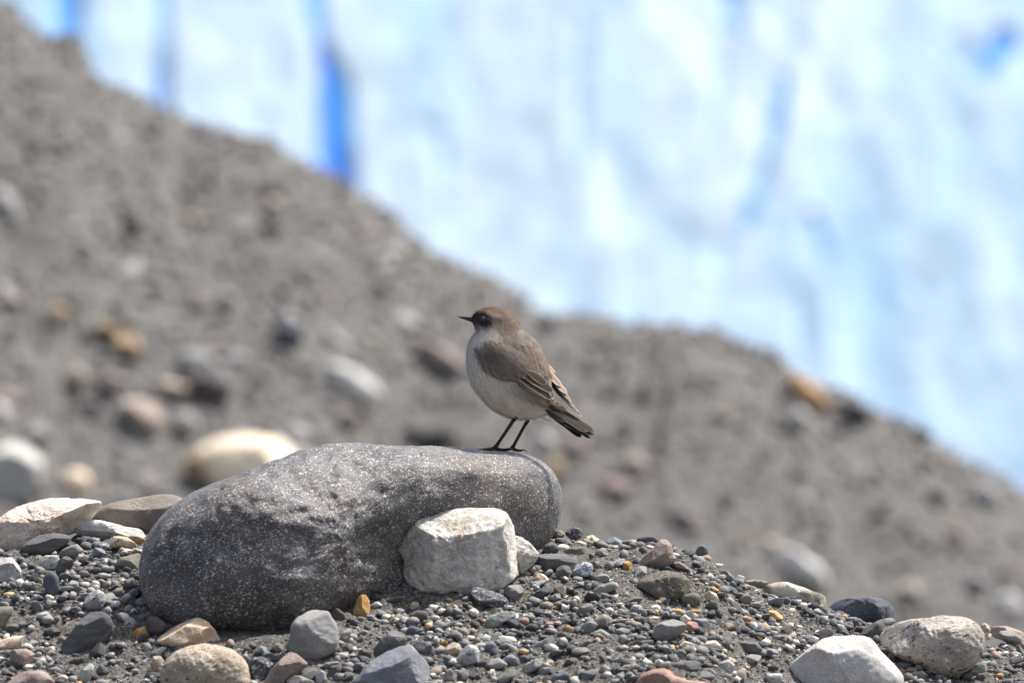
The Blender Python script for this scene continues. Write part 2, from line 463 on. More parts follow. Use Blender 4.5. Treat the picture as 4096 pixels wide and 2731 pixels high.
def rock_shape(th, r, R, dep, boxy, cuts, noise, seed, M, cutlist=(), bumps=(), sag=1.1, fine=.0):
    n = len(th)
    ph = np.linspace(0, math.pi, M + 2)[1:-1]
    s = np.sin(ph); e = 2 / boxy
    c = np.sign(np.cos(ph)) * (1 - s ** e) ** (1 / e)
    rr = r * np.where(np.sin(th) < 0, 1 + (sag - 1) * -np.sin(th), 1) / R
    ft = np.fft.rfft(rr); ft[4:] = 0; low_ = np.fft.irfft(ft, n)
    bl = (s ** 2.5)[:, None]
    RR = rr[None] * bl + low_[None] * (1 - bl)      # outline detail fades towards the middle of the face
    X = s[:, None] * RR * np.cos(th)[None]; Z = s[:, None] * RR * np.sin(th)[None]
    Y = -dep * np.repeat(c[:, None], n, 1)
    V = np.stack([X.ravel(), Y.ravel(), Z.ravel()], 1)
    V = np.vstack([V, [[0, -dep, 0], [0, dep, 0]]])
    rs = np.random.default_rng(seed)
    for bx, bz, sg, am in bumps:
        g = np.exp(-((V[:, 0] - bx) ** 2 + (V[:, 2] - bz) ** 2) / (2 * sg * sg))
        V[:, 1] -= am * g * np.clip(.5 - V[:, 1] / dep, 0, 1)
    pl = [(Vector(q[:3]).normalized(), q[3]) for q in cutlist]
    for _ in range(cuts):
        v = rs.normal(size=3); v[1] = -abs(v[1]) - .25
        v /= np.linalg.norm(v)
        pl.append((Vector(v), rs.uniform(.64, .9)))
    for nv, f in pl:
        nv = np.array(nv)
        dd = V @ nv
        lim = dd.max() * f
        V = V - np.outer(np.maximum(0, dd - lim) * .97, nv)
    L = np.linalg.norm(V, axis=1, keepdims=True) + 1e-6
    q_ = (.22 + .78 * np.minimum(1, np.abs(V[:, 1:2]) / (.6 * dep)))      # keep the outline, roughen the faces
    V = V + q_ * V / L * (noise * fbm(V * 1.7 + seed * 3.1, 3, seed) + noise * .35 * fbm(V * 7 + seed, 2, seed + 5) + fine * fbm(V * 15 + seed, 3, seed + 9, .6))[:, None]
    a = grid_faces(M, n, True)[:, ::-1]          # front ring first
    F = [tuple(f) for f in a]
    for j in range(n):
        k = (j + 1) % n
        F.append((n * M, j, k)); F.append((n * M + 1, (M - 1) * n + k, (M - 1) * n + j))
    return V, F

MASK = np.zeros((684, 1026), bool)      # photo area (quarter size) already taken by placed stones
def mark(poly):
    q = poly / 4
    x0, x1 = int(max(0, q[:, 0].min())), int(min(1025, q[:, 0].max() + 1))
    y0, y1 = int(max(0, q[:, 1].min())), int(min(683, q[:, 1].max() + 1))
    if x1 <= x0 or y1 <= y0: return
    X, Y = np.meshgrid(np.arange(x0, x1) + .5, np.arange(y0, y1) + .5)
    ins = np.zeros(X.shape, bool)
    for i in range(len(q)):
        ax, ay = q[i]; bx, by = q[(i + 1) % len(q)]
        if ay == by: continue
        c = ((ay > Y) != (by > Y)) & (X < (bx - ax) * (Y - ay) / (by - ay) + ax)
        ins ^= c
    MASK[y0:y1, x0:x1] |= ins
def taken(px, py):
    i = np.clip((np.asarray(py) / 4).astype(int), 0, 683); j = np.clip((np.asarray(px) / 4).astype(int), 0, 1025)
    return MASK[i, j]

SEED = [100]
def rock(name, label, kind, poly, far=False, dep=.85, boxy=.72, cuts=5, noise=.035, y=None, cutlist=(), bumps=(), shear=0, sink=.6, sag=1.12, soft=.6, dy=0, cat=None, group=None, fine=.012):
    SEED[0] += 1
    size = np.ptp(poly, axis=0).max()
    n = 40 if size < 130 else (72 if size < 320 else (112 if size < 900 else 220))
    M = n // 2
    cx, cy, A, th, r = radial(poly, n, soft * n / 72)
    R = math.sqrt(A / math.pi)
    low = -(r * np.sin(th)).min()
    if y is None:
        if far: y = solve_y(cx, sink * low, cy, hill_z, 4, YR - .01) - .02
        else: y = solve_y(cx, sink * low, cy, mound_z, -.8, YC + .012)
    y += dy
    V, F = rock_shape(th, r, R, dep, boxy, cuts, noise, SEED[0], M, cutlist, bumps, sag, fine)
    k = (D + y) / FPX * R
    V = V * k
    if shear: V[:, 1] += shear * V[:, 0]
    me = mesh_from(name, V, F, mat(kind, far))
    if cuts >= 3 and not far: me.set_sharp_from_angle(angle=math.radians(24))
    o = put(name, me, loc=px_at(cx, cy, y), label=label, cat=cat or name.split('_')[-1], group=group)
    if not far: mark(poly)
    return o

CA = (0, 1900, 1.887); CB = (1000, 2200, 2.1382); CC = (2000, 2050, 2.1382); CD = (2996, 2200, 2.1382); CE = (500, 1700, 1.2714); C0 = (0, 0, 1)

# the big boulder the bird stands on
BOULDER = rock('boulder', 'big dark speckled granite boulder with the bird standing on it', 'boulder',
    poly_of('82,760 88,650 125,550 180,472 240,412 330,352 450,292 570,247 680,202 800,161 900,132 1020,113 1120,103 1250,105 1340,113 1400,116 1500,109 1640,113 1760,130 1900,136 2000,141 2100,157 2168,198 2205,262 2229,350 2225,450 2202,530 2172,590 2080,690 1900,800 1600,900 1300,960 1100,1010 860,1075 700,1118 500,1118 350,1085 200,1000 125,910 92,830', CE),
    dep=.84, boxy=.72, cuts=0, noise=.042, fine=.012, y=.032, shear=.42, sag=1.0, soft=.7,
    bumps=[(-.35, -.1, .55, .22), (.05, .12, .22, .06), (.85, .0, .5, -.22), (.42, -.1, .2, -.26), (-.15, .42, .3, -.05), (-.9, .15, .2, -.05), (.28, .2, .1, .05), (.62, .38, .09, -.03), (-.55, .28, .14, .03), (.8, .46, .22, .05)])

ROCKS = [
 # (name, label, kind, crop, outline, options)
 ('rock', 'blocky off-white granite rock with a flat sunlit top, against the big boulder', 'white', CE, '1385,640 1420,560 1480,490 1560,430 1600,410 1700,415 1800,425 1890,425 1940,445 1975,510 1985,600 1990,760 1920,800 1850,850 1750,865 1650,865 1530,850 1450,800 1420,740 1430,690', dict(dep=.8, boxy=.5, cuts=0, noise=.04, fine=.026, soft=.3, cutlist=[(-.05, -.55, .83, .72), (-.62, -.72, .05, .80), (.35, -.93, -.05, .86), (.93, -.3, .1, .9)], dy=-.012)),
 ('stone', 'low pale granite stone running off the right side of the white blocky rock', 'white', CE, '1960,560 2010,570 2060,600 2105,650 2085,690 2020,750 1960,790 1930,700', dict(dep=.9, noise=.08)),
 ('rock', 'large sunlit pinkish white granite rock at the left edge, on the skyline', 'pink', CA, '-120,420 -60,350 0,322 120,240 240,210 400,175 550,150 660,145 720,170 785,225 745,262 690,330 620,400 530,440 400,470 270,500 150,570 60,590 -80,590', dict(dep=.75, boxy=.62, cuts=2, noise=.06, fine=.03, cutlist=[(-.1, -.62, .78, .66)])),
 ('rock', 'smooth grey-brown rock on the skyline between pink granite and boulder', 'brown', CA, '650,345 720,260 830,215 960,185 1100,165 1200,145 1290,142 1350,160 1392,185 1380,260 1300,350 1180,430 1000,430 850,390', dict(dep=.7, cuts=1, cutlist=[(0, -.5, .86, .86)], dy=.03)),
 ('stone', 'long white and dark grey marbled stone below the grey-brown rock', 'marble', CA, '530,415 600,365 650,335 750,340 850,360 950,390 1060,405 1150,430 1150,475 1100,490 1000,475 850,465 700,460 600,455', dict(dep=.6, cuts=3)),
 ('rock', 'broad dark grey flat-topped rock in front of the pink granite', 'slate', CA, '143,565 180,520 290,450 400,435 520,448 545,480 490,530 400,590 280,612 190,606 150,590', dict(dep=.8, cuts=4, cutlist=[(.1, -.35, .93, .8)])),
 ('rock', 'light grey cracked rock cut off by the left edge', 'granite', CA, '-90,640 80,615 150,640 175,700 150,760 100,800 40,832 -90,850', dict(cuts=7, cutlist=[(.1, -.4, .9, .8)])),
 ('pebble', 'smooth blue-grey oval pebble standing upright on end', 'navy', CA, '322,800 335,755 380,720 420,735 445,790 455,870 430,902 380,910 345,870', dict(cuts=0, noise=.03, dep=.7, sink=.7)),
 ('stone', 'black angular leaning stone behind the upright blue-grey oval pebble', 'dark', CA, '415,700 440,640 500,600 560,645 550,700 490,745 450,780 430,745', dict(cuts=6)),
 ('stone', 'pale grey-green angular stone left of the black leaning one', 'granite', CA, '262,715 290,640 340,605 440,600 450,640 420,700 340,735', dict(cuts=6)),
 ('stone', 'tan-grey elongated stone above the black leaning one', 'taupe', CA, '445,620 450,575 500,545 580,515 632,565 620,600 560,615 480,640', dict(cuts=5)),
 ('stone', 'squat olive-grey stone touching the big boulder on its left', 'olive', CA, '870,670 900,620 960,610 1040,585 1070,610 1072,700 1020,740 960,720 910,700', dict(cuts=4)),
 ('stone', 'rough cream quartz stone above the large slanted slate slab', 'granite', CA, '628,985 640,930 700,870 740,858 790,890 810,960 805,1000 760,1030 680,1020 640,1015', dict(cuts=5, noise=.08)),
 ('flat_rock', 'large slanted dark slate slab at lower left', 'slate', CA, '425,1360 460,1290 530,1190 590,1110 680,1025 780,1030 830,1060 860,1140 855,1190 800,1250 700,1320 600,1350 500,1372', dict(cuts=4, dep=.6, cutlist=[(-.35, -.5, .79, .7), (.2, -.9, -.3, .8)])),
 ('rock', 'orange-tan quartz rock resting against the foot of the boulder', 'tan', CA, '1180,1230 1210,1190 1260,1150 1340,1115 1430,1080 1500,1070 1560,1100 1620,1160 1660,1230 1655,1275 1560,1295 1400,1302 1300,1292 1200,1270', dict(cuts=4, cutlist=[(.05, -.5, .86, .7)])),
 ('pebble', 'smooth dark brown teardrop pebble left of the orange-tan rock', 'darkbrown', CA, '1105,1085 1130,1060 1180,1065 1240,1105 1265,1140 1230,1190 1180,1230 1130,1200 1110,1150', dict(cuts=1, noise=.03)),
 ('stone', 'ochre stone half hidden behind the dark brown teardrop pebble', 'orange', CA, '980,1210 1010,1170 1100,1130 1130,1180 1150,1220 1060,1240 1000,1262', dict(cuts=3, dy=.012)),
 ('rock', 'round tan granite rock cut off by the bottom edge, left of centre', 'tangran', CA, '1208,1490 1240,1410 1320,1330 1420,1285 1540,1270 1660,1280 1760,1310 1840,1380 1880,1450 1890,1560 1850,1640 1500,1660 1280,1640 1215,1560', dict(cuts=0, noise=.05, boxy=.85, fine=.02)),
 ('pebble', 'small round tan-brown pebble above the light grey one', 'tan', CA, '935,1005 950,985 985,978 1008,995 1005,1020 970,1030 940,1022', dict(cuts=2)),
 ('pebble', 'small light grey granite pebble by the ochre stone', 'granite', CA, '925,1110 960,1065 1010,1075 1035,1120 1000,1155 940,1150', dict(cuts=5)),
 ('stone', 'mauve-grey broken stone above the pinkish grey corner rock', 'redgrey', CA, '40,1370 90,1315 200,1305 265,1345 240,1400 160,1490 110,1460 50,1400', dict(cuts=5)),
 ('rock', 'pinkish grey smooth rock in the lower left corner', 'redgrey', CA, '20,1600 90,1520 180,1480 300,1470 360,1490 400,1540 430,1620 200,1660 50,1650', dict(cuts=2)),
 ('stone', 'pale orange granite stone at the left edge near the bottom', 'tan', CA, '-60,1260 30,1235 110,1210 185,1210 170,1260 150,1305 60,1310 0,1355 -60,1355', dict(cuts=5)),
 ('stone', 'dark olive slab cut off by the left edge', 'olive', CA, '-60,1000 50,985 100,990 95,1040 50,1110 20,1172 -60,1185', dict(cuts=5)),
 ('stone', 'rusty tan granite stone below the marbled stone', 'tangran', CA, '820,500 850,460 900,445 960,465 1020,510 1042,545 1020,567 900,562 830,530', dict(cuts=4)),
 ('shard', 'dark rust-brown shard wedged against the boulder', 'rust', CA, '960,455 1040,460 1138,490 1135,552 1060,532 1000,500', dict(cuts=4, dy=.01)),
 ('pebble', 'grey-green pebble right of the upright blue-grey oval one', 'green', CA, '505,830 540,790 590,800 592,850 550,880 510,870', dict(cuts=4)),
 ('pebble', 'small brown square pebble left of the boulder, in open gravel', 'brown', CA, '725,790 770,780 810,805 800,850 750,852', dict(cuts=5)),
 ('pebble', 'pale triangular chip behind the rough cream quartz stone', 'taupe', CA, '600,890 690,885 660,960 620,945', dict(cuts=4)),
 ('pebble', 'flat taupe pebble right of the rough cream quartz stone', 'taupe', CA, '830,930 860,908 920,935 932,950 880,967', dict(cuts=4)),
 ('pebble', 'grey pointed pebble at the bottom left, below the slate slab', 'slate', CA, '720,1480 760,1415 800,1450 825,1490 760,1532', dict(cuts=5)),
 ('stone', 'beige upright stone left of the round tan granite', 'tangran', CA, '1135,1420 1160,1365 1210,1360 1240,1400 1220,1500 1170,1532 1140,1490', dict(cuts=3)),
 ('stone', 'rough grey-green stone at the bottom edge below the slate slab', 'green', CA, '580,1530 620,1460 680,1415 715,1430 700,1500 670,1562 600,1572', dict(cuts=5)),
 ('pebble', 'thin dark slate flake lying just under the big slate slab', 'dark', CA, '500,1410 560,1380 680,1370 690,1400 620,1425 530,1432', dict(cuts=4, dep=.5)),
 ('pebble', 'small reddish stone peeping out behind the slate slab', 'red', CA, '475,1150 500,1110 570,1095 562,1140 500,1192 480,1180', dict(cuts=3, dy=.012)),
 ('pebble', 'dark grey split pebble left of the rough cream quartz stone', 'slate', CA, '520,1010 560,980 620,1005 612,1060 560,1045', dict(cuts=5)),
 ('stone', 'dark grey stone against the boulder, above a flatter one', 'slate', CA, '945,895 1000,850 1055,855 1062,930 1000,940', dict(cuts=4)),
 ('pebble', 'low dark pebble tucked under the left foot of the boulder', 'dark', CA, '972,942 1020,922 1075,965 1072,988 990,978', dict(cuts=3)),
 ('pebble', 'brown-grey stub of stone left of two dark stones by the boulder', 'olive', CA, '845,890 880,848 925,840 930,890 915,928 870,915', dict(cuts=4)),
 ('stone', 'dark square stone behind the dark brown teardrop pebble', 'olive', CA, '1030,1062 1070,1040 1130,1060 1112,1122 1040,1112', dict(cuts=4, dy=.012)),
 ('stone', 'rough dark stone at the boulder foot, left of the orange-tan rock', 'slate', CA, '1050,1010 1080,985 1120,1000 1150,1035 1120,1055 1065,1045', dict(cuts=5)),
 ('pebble', 'dark pyramid-shaped pebble left of the upright oval one', 'dark', CA, '208,795 250,728 285,745 292,800 250,812', dict(cuts=6)),
 ('pebble', 'pale granite pebble left of the upright oval one', 'taupe', CA, '228,838 250,812 300,815 322,840 290,862 240,860', dict(cuts=4)),
 ('pebble', 'dark brown flat pebble beside the dark broad rock', 'darkbrown', CA, '440,555 470,522 530,516 560,530 530,556 470,566', dict(cuts=3)),
 ('pebble', 'black cube-like pebble right of the broad dark rock', 'dark', CA, '556,505 580,472 640,466 665,490 655,528 590,535', dict(cuts=6)),
 ('pebble', 'pale blue-grey chip just above the black cube-like pebble', 'bluegrey', CA, '530,482 570,450 620,440 640,462 590,490 545,505', dict(cuts=4, dy=.01)),
 ('pebble', 'mauve-brown flat pebble left of the rusty tan granite', 'redgrey', CA, '695,480 730,455 800,446 838,468 815,508 740,505', dict(cuts=4)),
 ('pebble', 'small blue-white granite pebble under the mauve-brown flat one', 'bluegran', CA, '680,525 720,500 780,502 800,525 750,542 700,545', dict(cuts=3)),
 ('pebble', 'dark grey angular pebble in the gravel left of the olive-grey stone', 'slate', CA, '755,620 800,583 838,600 840,632 800,652 765,645', dict(cuts=5)),
 ('pebble', 'flat cream pebble with a dark cap, under the rusty tan granite', 'quartz', CA, '915,560 960,552 1020,570 1000,596 940,600', dict(cuts=3)),
 # ---- bottom centre
 ('rock', 'rounded mid-grey rock with a chipped face at the boulder foot', 'grey', CB, '285,860 335,770 350,640 400,575 500,520 560,510 680,520 692,560 740,620 758,680 756,770 745,840 660,890 560,942 490,952 400,900', dict(cuts=3, boxy=.66, cutlist=[(-.2, -.45, .87, .82), (.5, -.8, .2, .9), (-.3, -.9, -.4, .82)])),
 ('shard', 'dark brown upright shard behind the rounded mid-grey rock', 'darkbrown', CB, '655,500 690,465 760,500 810,540 850,600 830,640 770,662 745,630 700,560', dict(cuts=4, dy=.008)),
 ('stone', 'golden orange quartz stone standing upright at the boulder foot', 'orange', CB, '870,582 890,500 910,430 950,380 990,378 1025,430 1028,490 1015,545 960,562 890,588', dict(cuts=6, cutlist=[(.8, -.5, .2, .75)], sink=.7)),
 ('stone', 'dark blue-grey stone behind the big blue-grey slate at the bottom', 'slate', CB, '1020,940 1050,850 1110,770 1180,700 1240,683 1310,700 1335,750 1330,810 1200,860 1080,930', dict(cuts=4, cutlist=[(.3, -.35, .88, .8)])),
 ('rock', 'big wedge of blue-grey slate cut off by the bottom edge', 'bluegrey', CB, '850,1150 960,1030 1060,930 1180,860 1280,820 1380,800 1430,870 1500,930 1535,990 1535,1080 1510,1150 1450,1230 900,1230', dict(cuts=1, dep=.7, cutlist=[(-.3, -.55, .78, .75), (.8, -.55, .25, .8)])),
 ('flat_rock', 'flat reddish brown slab below the rounded mid-grey rock', 'redgrey', CB, '110,1150 190,1010 260,930 340,860 400,880 500,970 430,1060 400,1110 240,1190 130,1190', dict(cuts=3, cutlist=[(-.1, -.6, .8, .7)])),
 ('stone', 'black angular stone between the round tan granite and reddish slab', 'blackgran', CB, '-20,950 30,910 120,910 210,980 180,1020 110,1120 40,1160 0,1060', dict(cuts=6)),
 ('stone', 'pale beige stone at the bottom edge under the reddish slab', 'taupe', CB, '310,1110 370,1065 450,1075 550,1120 570,1190 330,1190', dict(cuts=3)),
 ('stone', 'black and white speckled granite stone below the blocky white rock', 'blackgran', CB, '1880,370 1900,320 1940,305 2020,335 2140,370 2200,410 2225,450 2190,495 2060,490 1930,470 1895,430', dict(cuts=5)),
 ('stone', 'grey angular stone right of the black and white speckled one', 'grey', CB, '2160,345 2210,300 2310,290 2345,330 2330,400 2240,425 2200,390', dict(cuts=6)),
 ('stone', 'flat grey-green stone half sunk in silt below the speckled granite', 'green', CB, '2000,605 2050,560 2160,525 2270,520 2280,560 2200,600 2100,662 2020,667', dict(cuts=2, dep=.6)),
 ('pebble', 'smooth dark brown oval pebble lying on bare silt', 'darkbrown', CB, '1350,590 1370,540 1430,510 1510,520 1540,560 1500,600 1430,625 1370,612', dict(cuts=0, noise=.03)),
 ('pebble', 'small tan granite pebble above the dark brown oval one', 'tan', CB, '1365,470 1390,437 1440,445 1447,485 1400,502', dict(cuts=4)),
 ('pebble', 'blue-black pebble just under the dark brown oval one', 'navy', CB, '1330,685 1370,640 1440,660 1452,722 1340,728', dict(cuts=4)),
 ('pebble', 'flat grey pebble in the shade between the orange quartz and white rock', 'slate', CB, '1140,432 1180,395 1300,390 1312,420 1250,447 1160,447', dict(cuts=2, dep=.6)),
 ('pebble', 'dark pebble in the shade just right of the orange quartz tip', 'dark', CB, '1015,410 1050,365 1100,372 1110,410 1060,430', dict(cuts=4)),
 ('pebble', 'pale grey rough pebble right of the orange quartz', 'granite', CB, '1025,480 1070,440 1120,435 1132,470 1080,492 1040,505', dict(cuts=5)),
 ('stone', 'dark grey block right of the blue-grey stones at the bottom', 'slate', CB, '1390,800 1420,775 1550,780 1562,860 1500,907 1440,880 1410,840', dict(cuts=6)),
 ('stone', 'light grey leaning stone right of the rounded mid-grey rock', 'grey', CB, '758,785 780,710 830,665 870,660 872,700 830,772 780,805', dict(cuts=5)),
 ('pebble', 'slaty wedge pebble between two paler flat ones, bottom centre', 'slate', CB, '885,772 950,735 990,730 982,782 910,803', dict(cuts=4)),
 ('pebble', 'flat pale grey chip under the slaty wedge pebble', 'taupe', CB, '795,822 850,790 910,820 902,842 810,848', dict(cuts=4)),
 ('pebble', 'smooth olive-green pebble at the foot of the orange quartz', 'olive', CB, '890,592 930,565 990,570 987,607 920,617', dict(cuts=1)),
 ('pebble', 'blue-grey chip right of the olive-green pebble', 'bluegrey', CB, '985,557 1040,548 1087,582 1077,612 1010,592', dict(cuts=5)),
 ('pebble', 'grey flattened pebble below the blue-grey chip', 'grey', CB, '925,715 960,680 1010,680 1022,705 980,732 935,735', dict(cuts=3)),
 ('pebble', 'black faceted pebble left of the dark blue-grey stone', 'dark', CB, '918,872 950,845 1042,860 1037,912 970,942 930,912', dict(cuts=6)),
 ('pebble', 'flat beige pebble with a black pebble just below it', 'taupe', CB, '605,992 640,960 740,945 772,955 720,1002 630,1012', dict(cuts=2)),
 ('stone', 'black lumpy stone under the flat beige pebble', 'darkbrown', CB, '660,1052 690,990 780,970 792,1010 750,1082 680,1084', dict(cuts=5)),
 ('stone', 'dark grey stone left of the big blue-grey slate wedge', 'slate', CB, '870,1002 900,960 970,955 987,990 930,1042 890,1047', dict(cuts=5)),
 ('stone', 'rough tan granite stone left of the pale cracked one', 'tangran', CB, '1660,872 1690,800 1740,780 1800,800 1812,850 1770,922 1690,912', dict(cuts=5)),
 ('stone', 'pale grey and white cracked stone, bottom centre right', 'granite', CB, '1757,937 1800,860 1870,800 1940,815 1967,860 1957,950 1930,1002 1840,1002 1770,972', dict(cuts=5, cutlist=[(-.6, -.6, .5, .8)])),
 ('stone', 'flat smooth grey stone touching a small orange pebble', 'grey', CB, '2000,992 2060,930 2120,915 2207,970 2180,1002 2100,1012 2020,1022', dict(cuts=2)),
 ('pebble', 'small orange pebble on the flat smooth grey stone', 'orange', CB, '2042,945 2060,925 2095,912 2100,925 2070,945 2050,955', dict(cuts=1, dy=.012)),
 ('stone', 'grey triangular stone at the bottom edge below the pale cracked one', 'grey', CB, '1640,1102 1680,1020 1720,1005 1762,1080 1740,1132 1660,1134', dict(cuts=5)),
 ('stone', 'dark wedge stone right of the grey triangular one at the bottom', 'slate', CB, '1755,1102 1790,1040 1850,1020 1882,1060 1840,1132 1770,1134', dict(cuts=5)),
 ('stone', 'purple-grey veined stone right of the flat smooth grey one', 'bluegrey', CB, '2160,922 2230,885 2300,930 2312,970 2220,984', dict(cuts=5)),
 ('pebble', 'small speckled granite stone at the bottom, left of the black lumpy one', 'granite', CB, '560,1062 600,1015 640,1040 657,1100 620,1142 565,1122', dict(cuts=4)),
 ('stone', 'flat grey stone at the bottom edge under the purple-grey one', 'grey', CB, '2120,1102 2200,1030 2280,1015 2302,1050 2180,1132 2130,1134', dict(cuts=3)),
 ('pebble', 'blue-grey pebble in the shade, left of the rounded mid-grey rock', 'bluegrey', CB, '38,852 80,810 150,830 142,892 60,894', dict(cuts=4)),
 ('pebble', 'dull brown pebble in the shade beside the blue-grey one', 'brown', CB, '170,840 220,790 280,800 290,850 220,870', dict(cuts=4)),
 ('pebble', 'grey pebble just right of the dark blue-grey stone tip', 'slate', CB, '1335,780 1350,740 1395,738 1415,765 1385,790', dict(cuts=3)),
 ('pebble', 'taupe pebble above the dark grey block', 'taupe', CB, '1475,760 1500,725 1555,730 1572,770 1530,782', dict(cuts=4)),
 ('pebble', 'small cream upright pebble at the bottom, below the flat smooth grey stone', 'quartz', CB, '2042,1050 2060,1010 2090,1015 2102,1070 2060,1092', dict(cuts=4)),
 # ---- right hand gravel
 ('rock', 'long grey slate rock right of the blocky white rock', 'slate', CC, '258,407 290,365 400,350 560,350 600,375 682,380 682,422 600,442 480,482 390,507 330,482 280,432', dict(cuts=3, cutlist=[(0, -.35, .93, .7)])),
 ('stone', 'layered brown-grey stone behind the long grey slate rock', 'olive', CC, '495,352 550,310 620,293 740,290 757,330 720,392 680,385 600,375 560,355', dict(cuts=3, dy=.01)),
 ('stone', 'rough dark grey stone left of the layered brown-grey one', 'slate', CC, '355,347 380,280 430,250 490,270 507,310 480,352 400,360', dict(cuts=5)),
 ('stone', 'blue and white granite stone with a dark lower side', 'bluegran', CC, '605,522 650,450 720,415 785,410 797,470 780,542 730,587 690,572 630,552', dict(cuts=6, cutlist=[(-.5, -.4, .77, .8)])),
 ('stone', 'grey flat stone left of the blue and white granite', 'slate', CC, '473,542 480,480 520,450 590,450 612,500 580,542 520,582', dict(cuts=3)),
 ('pebble', 'pale orange pebble just above the layered brown-grey stone', 'tan', CC, '610,282 640,250 690,240 740,260 757,302 690,300', dict(cuts=4, dy=.012)),
 ('pebble', 'cream quartz pebble on the skyline right of the boulder', 'quartz', CC, '740,200 790,190 855,230 852,262 790,267 750,242', dict(cuts=5)),
 ('pebble', 'black speckled granite pebble on the skyline right of the boulder', 'blackgran', CC, '553,182 580,140 640,120 690,140 714,190 690,222 620,224 570,204', dict(cuts=4)),
 ('pebble', 'olive-brown cube pebble touching the right end of the boulder', 'olive', CC, '440,217 470,160 520,148 557,175 540,212 480,227', dict(cuts=6)),
 ('pebble', 'small tan-brown pebble in front of the black speckled granite one', 'brown', CC, '590,227 600,195 640,187 674,210 660,237 610,242', dict(cuts=3)),
 ('pebble', 'pale green-white pebble between the blocky white rock and boulder end', 'granite', CC, '258,225 285,195 330,210 348,250 310,262 270,250', dict(cuts=4)),
 ('stone', 'blue-grey peaked flat stone on the skyline', 'bluegrey', CC, '870,292 920,225 980,205 1072,250 1062,282 960,294', dict(cuts=5)),
 ('pebble', 'flat olive-dark pebble between two larger skyline stones', 'olive', CC, '1040,247 1090,230 1162,240 1130,282 1070,284', dict(cuts=3)),
 ('stone', 'smooth black oval stone on the skyline left of the pink peaked rock', 'dark', CC, '1158,252 1180,215 1250,193 1320,205 1357,240 1310,272 1220,284', dict(cuts=1, noise=.03)),
 ('rock', 'pink-brown peaked rock with a grey left flank near the skyline', 'redgrey', CC, '1175,492 1210,390 1290,320 1340,270 1370,230 1420,225 1470,270 1485,350 1512,390 1470,432 1400,472 1290,484', dict(cuts=4, cutlist=[(-.7, -.6, .35, .75)])),
 ('pebble', 'flat pinkish chip at the foot of the pink-brown peaked rock', 'redgrey', CC, '1480,425 1540,420 1622,480 1600,497 1500,480', dict(cuts=3)),
 ('stone', 'black upright rounded stone on the skyline right of the peaked rock', 'dark', CC, '1667,347 1690,295 1730,275 1775,295 1782,340 1750,377 1700,367', dict(cuts=2, noise=.03)),
 ('pebble', 'square orange quartz pebble left of the pink-brown peaked rock', 'orange', CC, '1035,432 1100,410 1130,430 1132,487 1080,502 1050,472', dict(cuts=6)),
 ('pebble', 'tan-brown angular pebble below the long grey slate rock', 'tan', CC, '292,562 330,515 380,525 422,570 370,612 310,602', dict(cuts=6)),
 ('pebble', 'grey oval pebble above a larger flat oval one', 'grey', CC, '803,552 850,523 910,525 952,555 900,592 830,602', dict(cuts=1)),
 ('stone', 'large flat grey-green oval stone left of the silt lump', 'green', CC, '788,662 850,620 950,590 1015,595 1027,630 950,672 870,712 800,697', dict(cuts=1, dep=.7)),
 ('stone', 'dark glossy slanted stone below the tan-brown angular pebble', 'dark', CC, '258,737 310,670 380,630 440,640 447,680 380,732 300,757', dict(cuts=5)),
 ('stone', 'dark reddish black upright stone right of the slanted dark one', 'darkbrown', CC, '453,682 470,610 520,600 552,650 547,732 490,750', dict(cuts=6)),
 ('clod', 'crumbly lump of packed grey silt below the pink peaked rock', 'silt', CC, '1150,640 1200,570 1270,530 1400,500 1560,510 1622,580 1625,690 1500,735 1300,730 1180,700', dict(cuts=2, noise=.10, cutlist=[(-.25, -.4, .88, .8)])),
 ('stone', 'smooth dark olive egg-shaped stone under the silt lump', 'olive', CC, '1533,747 1580,700 1660,680 1715,710 1718,760 1660,802 1590,794', dict(cuts=0, noise=.03)),
 ('pebble', 'round pale grey granite pebble below the silt lump', 'granite', CC, '1110,822 1140,785 1200,785 1227,825 1200,867 1130,867', dict(cuts=2)),
 ('pebble', 'flat golden-orange pebble below the olive egg-shaped stone', 'orange', CC, '1610,847 1640,825 1715,830 1692,862 1620,872', dict(cuts=2)),
 ('stone', 'black folded stone below the yellow quartz pair', 'dark', CC, '1753,802 1800,745 1860,750 1887,800 1872,862 1790,834', dict(cuts=5)),
 ('stone', 'yellowish quartz stone right of the olive egg-shaped one', 'quartz', CC, '1753,702 1780,660 1850,690 1877,752 1830,770 1765,744', dict(cuts=5)),
 ('stone', 'taupe wedge stone in the middle of the right-hand gravel', 'taupe', CC, '753,992 810,900 880,860 950,890 972,950 900,982 820,1008', dict(cuts=4)),
 ('stone', 'pale green-edged slab under the taupe wedge', 'green', CC, '768,1032 860,990 920,1020 962,1052 880,1064 780,1060', dict(cuts=3)),
 ('rock', 'largest grey faceted slate rock in the right-hand gravel', 'grey', CC, '1303,1047 1330,960 1400,925 1490,910 1580,940 1602,985 1570,1022 1490,1077 1420,1122 1340,1084', dict(cuts=2, boxy=.55, cutlist=[(.05, -.35, .93, .72), (-.55, -.83, .1, .8), (.5, -.8, -.25, .82)])),
 ('stone', 'reddish tan stone right of the largest grey faceted rock', 'red', CC, '1583,962 1620,920 1690,940 1702,980 1640,1022 1595,1012', dict(cuts=5)),
 ('pebble', 'white quartz pebble above the reddish tan stone', 'quartz', CC, '1538,902 1580,865 1642,910 1600,947 1550,942', dict(cuts=5)),
 ('stone', 'flat blue-grey slate behind the reddish tan stone', 'bluegrey', CC, '1640,907 1760,905 1802,950 1782,1032 1710,992', dict(cuts=3, dy=.008)),
 ('stone', 'bright white quartz stone with cream stains, right-hand gravel', 'quartz', CC, '1533,1132 1580,1095 1650,1115 1682,1170 1650,1197 1560,1174', dict(cuts=4)),
